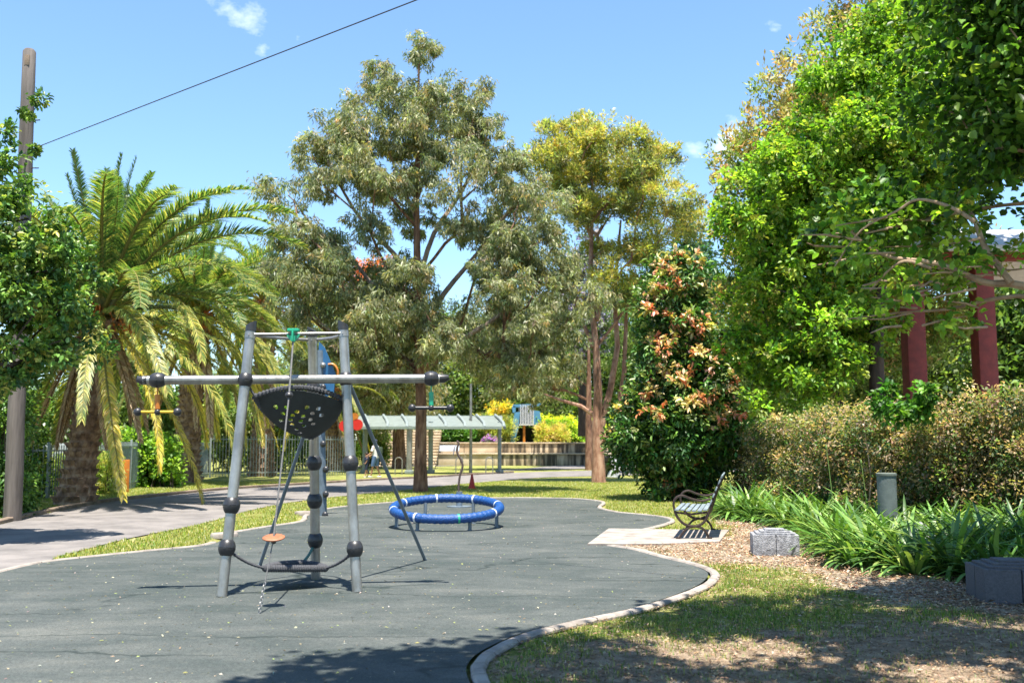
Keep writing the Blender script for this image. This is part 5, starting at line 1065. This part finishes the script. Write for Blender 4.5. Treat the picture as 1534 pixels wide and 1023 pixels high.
mb = MB(); mb.tube([q_, q_ + np.array([0, 0, 4.2])], [.10, .07], 12); mb.build('shaft', M_metal, root); mb = MB(); mb.box(q_ + np.array([0, -.3, 4.22]), (.2, .7, .1), bev=.03); mb.build('lamp_head', M_metal, root)
# ------------------------------------------------------------------ pergola and what stands near it
D_ = gnd(613, 710)[1]
pg = empty('pergola', gnd(640, 710), 'long pale green roofed pergola on slim steel posts in the middle distance', 'pergola')
xl, xr = pix(528, 640, D_)[0], pix(752, 640, D_)[0]; zf_, zr_ = pix(600, 641, D_)[2], pix(600, 624.5, D_ + 2.2)[2]
mb = MB(); mb.add([(xl, D_ - .2, zf_), (xr, D_ - .2, zf_), (xr, D_ + 2.2, zr_), (xl, D_ + 2.2, zr_), (xl, D_ - .2, zf_ + .05), (xr, D_ - .2, zf_ + .05), (xr, D_ + 2.2, zr_ + .05), (xl, D_ + 2.2, zr_ + .05)], [(0, 1, 2, 3), (4, 5, 6, 7), (0, 1, 5, 4), (1, 2, 6, 5), (2, 3, 7, 6), (3, 0, 4, 7)]); mb.build('roof', M_pergroof, pg, smooth=False)
M_gb = pmat('grey_green_beam', (.22, .27, .24), None, 5, .6)
mb = MB(); mb.box(((xl + xr) / 2, D_ - .25, zf_ + .01), (xr - xl, .1, .13)); mb.build('beam', M_gb, pg)
mb = MB(); mb.box(((xl + xr) / 2, D_ + 2.25, zr_ + .01), (xr - xl, .1, .14)); mb.build('beam', M_gb, pg)
x_ = xl + .3
while x_ < xr:
    mb = MB(); pts = [np.array([x_, D_ + 2.1, zr_ + .10]), np.array([x_ + .25, D_ + 1.2, lerp([zf_], [zr_], .62)[0] + .12]), np.array([x_ + .45, D_ + .4, lerp([zf_], [zr_], .25)[0] + .10]), np.array([x_ + .5, D_ - .25, zf_ + .02])]; mb.tube(pts, [.07, .07, .08, .09], 8); mb.build('bracket', M_fence, pg); x_ += .98
for px, m_, r_ in ((543, M_fence, .13), (613, M_metal, .15), (643, M_fence, .12), (748, M_fence, .10)):
    q_ = np.array([pix(px, 700, D_)[0], D_ + (0 if px == 613 else .8), 0]); mb = MB(); mb.tube([q_, q_ + np.array([0, 0, zf_ + (.1 if px == 613 else .35)])], r_, 14); po = mb.build('post', m_, pg)
    mb = MB(); mb.box(q_ + np.array([0, 0, .10]), (.42, .42, .2), bev=.04); mb.build('post_base', M_fence, po)
q_ = gnd(705, 709); mb = MB(); mb.tube([q_, q_ + np.array([0, 0, 4.6])], [.085, .06], 12); tag(mb.build('steel_pole', M_metal), 'tall slim steel pole passing up through the pergola line', 'pole')
for i, (px, lab) in enumerate(((597, 'steel bicycle hoop just left of the silver pergola post'), (688, 'steel bicycle hoop behind the wavy dark pole'), (733, 'steel bicycle hoop beside the last pergola post'))):
    q_ = gnd(px, 711); r_ = .17; mb = MB(); mb.tube([q_ + np.array([-r_, 0, 0]), q_ + np.array([-r_, 0, .68])] + [q_ + np.array([-r_ * math.cos(t), 0, .68 + r_ * math.sin(t)]) for t in np.linspace(.2, math.pi - .2, 7)] + [q_ + np.array([r_, 0, .68]), q_ + np.array([r_, 0, 0])], .026, 8); tag(mb.build('bicycle_hoop', M_metal), lab, 'bicycle rack', 'bicycle hoops by the pergola')
# bicycle behind the tall gum trunk
q_ = gnd(630, 707); bk = empty('bicycle', q_, 'dark bicycle parked behind the tall gum trunk, only its wheels showing', 'bicycle')
for s_ in (-1, 1):
    c_ = q_ + np.array([s_ * .48, 0, .34]); mb = MB(); mb.tube([c_ + np.array([.33 * math.cos(t), 0, .33 * math.sin(t)]) for t in np.linspace(0, 2 * math.pi, 25)[:-1]], .02, 6, closed=True); wh = mb.build('wheel', M_black, bk)
    mb = MB()
    for t in np.linspace(0, math.pi, 7)[:-1]: mb.tube([c_ + np.array([.32 * math.cos(t), 0, .32 * math.sin(t)]), c_ - np.array([.32 * math.cos(t), 0, .32 * math.sin(t)])], .004, 4)
    mb.build('spokes', M_metal, wh)
P_ = lambda x, z: q_ + np.array([x, 0, z]); mb = MB()
for a_, b_ in ((P_(-.48, .34), P_(-.15, .82)), (P_(-.48, .34), P_(-.08, .32)), (P_(-.08, .32), P_(-.17, .88)), (P_(-.08, .32), P_(.33, .78)), (P_(-.15, .80), P_(.32, .84)), (P_(.31, .95), P_(.48, .34))): mb.tube([a_, b_], .017, 6)
mb.build('frame', pmat('dark_blue_paint', (.02, .04, .08)), bk)
mb = MB(); mb.tube([P_(.29, .98) + np.array([0, -.25, 0]), P_(.31, .97), P_(.29, .98) + np.array([0, .25, 0])], .014, 6); mb.build('handlebar', M_black, bk); mb = MB(); mb.ball(P_(-.18, .9), .1, sq=(1.3, .6, .35)); mb.build('saddle', M_black, bk)
# white bench on the lower terrace wall
x0_, x1_ = pix(658, 670, 70.8)[0], pix(688, 670, 70.8)[0]; wbn = empty('white_bench', ((x0_ + x1_) / 2, 70.8, .86), 'low pale bluish-white bench sitting on the sandstone wall behind the pergola', 'bench')
mb = MB(); mb.box(((x0_ + x1_) / 2, 70.85, 1.22), (x1_ - x0_, .06, .38), Matrix.Rotation(-.15, 3, 'X'), bev=.01); mb.build('backrest', pmat('pale_blue_white', (.55, .60, .66), None, 4, .5), wbn)
mb = MB(); mb.box(((x0_ + x1_) / 2, 70.55, 1.02), (x1_ - x0_, .45, .06), bev=.01); mb.build('seat', pmat('pale_blue_seat', (.5, .55, .6), None, 4, .5), wbn)
for x_ in (x0_ + .1, x1_ - .1): mb = MB(); mb.box((x_, 70.6, .94), (.06, .4, .14)); mb.build('leg', M_black, wbn)
# slide tower
Yt = 75.0; T_ = lambda a, b, dy=0: pix(a, b, Yt) + np.array([0, dy, 0])
tw = empty('slide_tower', (T_(785, 663)[0], Yt, 1.6), 'blue slide tower with white bars and an orange post above the sandstone wall', 'play tower')
def panel(pts, th, name, mat, dy=0, lab=None):
    f_ = [T_(a_, b_, dy) for a_, b_ in pts]; k = len(f_); mb = MB(); mb.add([p_ for p_ in f_] + [p_ + np.array([0, th, 0]) for p_ in f_], [tuple(range(k)), tuple(range(k, 2 * k))[::-1]] + [(i, (i + 1) % k, k + (i + 1) % k, k + i) for i in range(k)]); return mb.build(name, mat, tw, smooth=False, label=lab)
M_slb = pmat('sky_blue_plastic', (.09, .26, .42), (.07, .21, .35), 3, .4)
panel([(771, 617), (779, 617), (777, 640), (770, 664), (764, 664), (767, 640)], 1.6, 'slide', M_slb, lab='left blue slide side'); panel([(800, 614), (809, 616), (812, 650), (805, 650), (799, 636)], 1.6, 'slide', M_slb, lab='right blue slide side')
panel([(767, 608), (772, 608), (773, 618), (768, 618)], .3, 'fin', M_slb); panel([(768, 606), (810, 604), (809, 608), (769, 610)], .2, 'top_rail', M_slb)
for k in range(9):
    px = 779.5 + k * 2.4; panel([(px, 606), (px + .9, 606), (px + .9, 636), (px, 636)], .06, 'bar', M_whitep, -.05)
panel([(777, 606), (801, 606), (801, 635), (777, 635)], .05, 'gap_shade_board', pmat('gap_shade', (.05, .06, .07), None, 10, .8), 1.5); panel([(776, 635.5), (802, 635.5), (802, 637), (776, 637)], 1.5, 'platform', M_whitep)  # dark board behind the bars puts shade into the gaps
panel([(783.5, 637), (787, 637), (787, 664), (783.5, 664)], .2, 'post', M_orangep, .2); panel([(776, 640), (803, 640), (806, 664), (772, 664)], .1, 'opening_shade_sheet', pmat('opening_shade', (.02, .025, .02), None, 10, .9), 1.5)  # near-black sheet stands in for the shade inside the opening
# ------------------------------------------------------------------ pavilion with red columns
Yv = 26.0; zg = .7; V_ = lambda a, b, dy=0: pix(a, b, Yv) + np.array([0, dy, 0])
pv = empty('pavilion', (V_(1440, 560)[0], Yv, zg), 'garden pavilion with dark red columns and pale metal roof above the hedge', 'pavilion')
for px, dy, hw in ((1367, 0, .26), (1472, 0, .26), (1650, 0, .26)):
    c_ = V_(px, 480, dy); zt = V_(px, 396, dy)[2]; zz = Hz(c_[0], c_[1]); mb = MB()
    mb.box((c_[0], c_[1], (zz + zt) / 2 - .05), (hw * 2, hw * 2, zt - zz + .1), bev=.11)
    cl_ = mb.build('column', M_redcol, pv); mb = MB(); mb.box((c_[0], c_[1], zt + .04), (hw * 2 + .16, hw * 2 + .16, .10), bev=.01); mb.build('capital', M_redcol, cl_)
zt = V_(1400, 396)[2] + .09; xa_, xb_ = V_(1335, 400)[0], V_(1720, 400)[0]
mb = MB(); mb.box(((xa_ + xb_) / 2, Yv, zt + .11), (xb_ - xa_, .26, .22)); mb.build('beam', M_redcol, pv)
mb = MB(); K = 12; prof = [(Yv - .7 + 6.0 * t, zt + .16 + 1.0 * math.sin(math.pi * t)) for t in np.linspace(0, 1, K)]
vs = [(x_, y_, z_) for x_ in (xa_ - .5, xb_ + .5) for y_, z_ in prof] + [(x_, y_, z_ + .09) for x_ in (xa_ - .5, xb_ + .5) for y_, z_ in prof]
fs = [];
for o_ in (0, 2 * K): fs += [(o_ + i, o_ + i + 1, o_ + K + i + 1, o_ + K + i) for i in range(K - 1)]
fs += [(i, i + 1, 2 * K + i + 1, 2 * K + i) for i in range(K - 1)] + [(K + i, K + i + 1, 3 * K + i + 1, 3 * K + i) for i in range(K - 1)] + [(0, K, 3 * K, 2 * K), (K - 1, 2 * K - 1, 4 * K - 1, 3 * K - 1)]
mb.add(vs, fs); rf = mb.build('roof', M_roofm, pv)
mb = MB(); mb.box(((xa_ + xb_) / 2, Yv - .75, zt + .20), (xb_ - xa_ + 1.1, .12, .16), bev=.02); mb.build('gutter', M_roofm, rf)
# ------------------------------------------------------------------ people
def skin_body(name, J, E, root_i, mat, parent):
    me = bpy.data.meshes.new(name); me.from_pydata([tuple(map(float, p[:3])) for p in J], E, []); me.materials.append(mat); o_ = bpy.data.objects.new(name, me); col.objects.link(o_)
    sm = o_.modifiers.new('skin', 'SKIN'); sm.use_smooth_shade = True
    for i, p in enumerate(J): me.skin_vertices[0].data[i].radius = (p[3], p[4] if len(p) > 4 else p[3]); me.skin_vertices[0].data[i].use_root = (i == root_i)
    ss = o_.modifiers.new('sub', 'SUBSURF'); ss.levels = 1; ss.render_levels = 1
    # bake into a mesh with scene-independent evaluation
    dg = bpy.context.evaluated_depsgraph_get(); m2 = bpy.data.meshes.new_from_object(o_.evaluated_get(dg)); o_.modifiers.clear(); o_.data = m2; m2.name = name
    if parent: o_.parent = parent; o_.matrix_parent_inverse = Matrix.Translation(parent.location).inverted()
    return o_
def person(q, h, face, lab, shirt, short, step=.16, bagm=None, arm_fwd=.35, capm=None):
    root = empty('person', q, lab, 'person'); s = h / 1.72; c, sn = math.cos(face), math.sin(face)
    def W(f, l, z): return (q[0] + (f * c - l * sn) * s, q[1] + (f * sn + l * c) * s, q[2] + z * s)
    def J(f, l, z, r, r2=None): return (*W(f, l, z), r * s, (r2 or r) * s)
    jt_ = [J(0, 0, .93, .13, .11), J(0, 0, 1.10, .12, .10), J(.01, 0, 1.30, .15, .10), J(.01, 0, 1.44, .10, .07), J(.02, 0, 1.50, .05), J(.04, 0, 1.58, .075), J(.05, 0, 1.68, .07),
           J(.02, .1, .86, .085), J(step * .6, .1, .50, .058), J(step, .1, .10, .038), J(step + .14, .1, .03, .03),
           J(.0, -.1, .86, .085), J(-step * .2, -.1, .50, .058), J(-step * 1.3, -.1, .12, .038), J(-step * 1.3 + .13, -.1, .04, .03),
           J(.01, .19, 1.40, .05), J(-.02 + arm_fwd * .3, .24, 1.14, .037), J(arm_fwd, .22, .98, .028), J(arm_fwd + .07, .2, .94, .032),
           J(.01, -.19, 1.40, .05), J(-.03 + arm_fwd * .3, -.24, 1.14, .037), J(arm_fwd, -.22, .99, .028), J(arm_fwd + .07, -.2, .95, .032)]
    E = [(0, 1), (1, 2), (2, 3), (3, 4), (4, 5), (5, 6), (0, 7), (7, 8), (8, 9), (9, 10), (0, 11), (11, 12), (12, 13), (13, 14), (3, 15), (15, 16), (16, 17), (17, 18), (3, 19), (19, 20), (20, 21), (21, 22)]
    bd_ = skin_body('body', jt_, E, 0, M_skin, root)
    mb = MB(); mb.tube([W(0, 0, .90), W(0, 0, 1.1), W(.01, 0, 1.3), W(.01, 0, 1.44), W(.01, 0, 1.48)], [.175 * s, .165 * s, .185 * s, .15 * s, .07 * s], 14)
    for l in (-1, 1): mb.tube([W(.01, l * .13, 1.41), W(.02 + arm_fwd * .2, l * .235, 1.2)], [.08 * s, .065 * s], 10)
    mb.build('shirt', shirt, root)
    mb = MB()
    for l, p1, p2 in ((.1, (.02, .86), (step * .55, .52)), (-.1, (0, .86), (-step * .2, .52))): mb.tube([W(0, l * .8, .96), W(p1[0], l, p1[1]), W(p2[0], l, p2[1])], [.13 * s, .115 * s, .09 * s], 12)
    mb.build('shorts', short, root)
    mb = MB(); mb.ball(W(.01, 0, 1.645), .105 * s, sq=(1, 1, 1.0), seg=14); mb.build('hair', M_hair, root)
    mb = MB()
    for l in (.035, -.035): mb.ball(W(.115, l, 1.63), .011 * s, seg=6)
    mb.build('eye', M_black, root)
    mb = MB(); mb.ball(W(.125, 0, 1.60), .016 * s, seg=6); mb.build('nose', M_skin, root)
    if capm: mb = MB(); mb.ball(W(.02, 0, 1.69), .11 * s, sq=(1, 1, .6)); v_ = W(.14, 0, 1.68); mb.ball(v_, .07 * s, sq=(1.1, 1, .15)); mb.build('cap', capm, root)
    if bagm: mb = MB(); b_ = W(-.22, 0, 1.2); mb.box(b_, (.18 * s, .28 * s, .4 * s), Matrix.Rotation(face, 3, 'Z'), bev=.05); mb.build('backpack', bagm, root)
    for st, l in ((step + .05, .1), (-step * 1.3 + .05, -.1)): mb = MB(); mb.ball(W(st, l, .035), .05 * s, sq=(2.2, .9, .8)); mb.build('shoe', M_white, root)
    return root
person(gnd(562, 715), 1.68, R(165), 'adult in white T-shirt, dark cap and light blue shorts, walking with a backpack', M_white, M_denim, bagm=M_bag, capm=M_navy)
person(gnd(549, 715), 1.12, R(195), 'small child in navy clothes walking just ahead of the adult', M_navy, M_navy, step=.1, arm_fwd=.1)
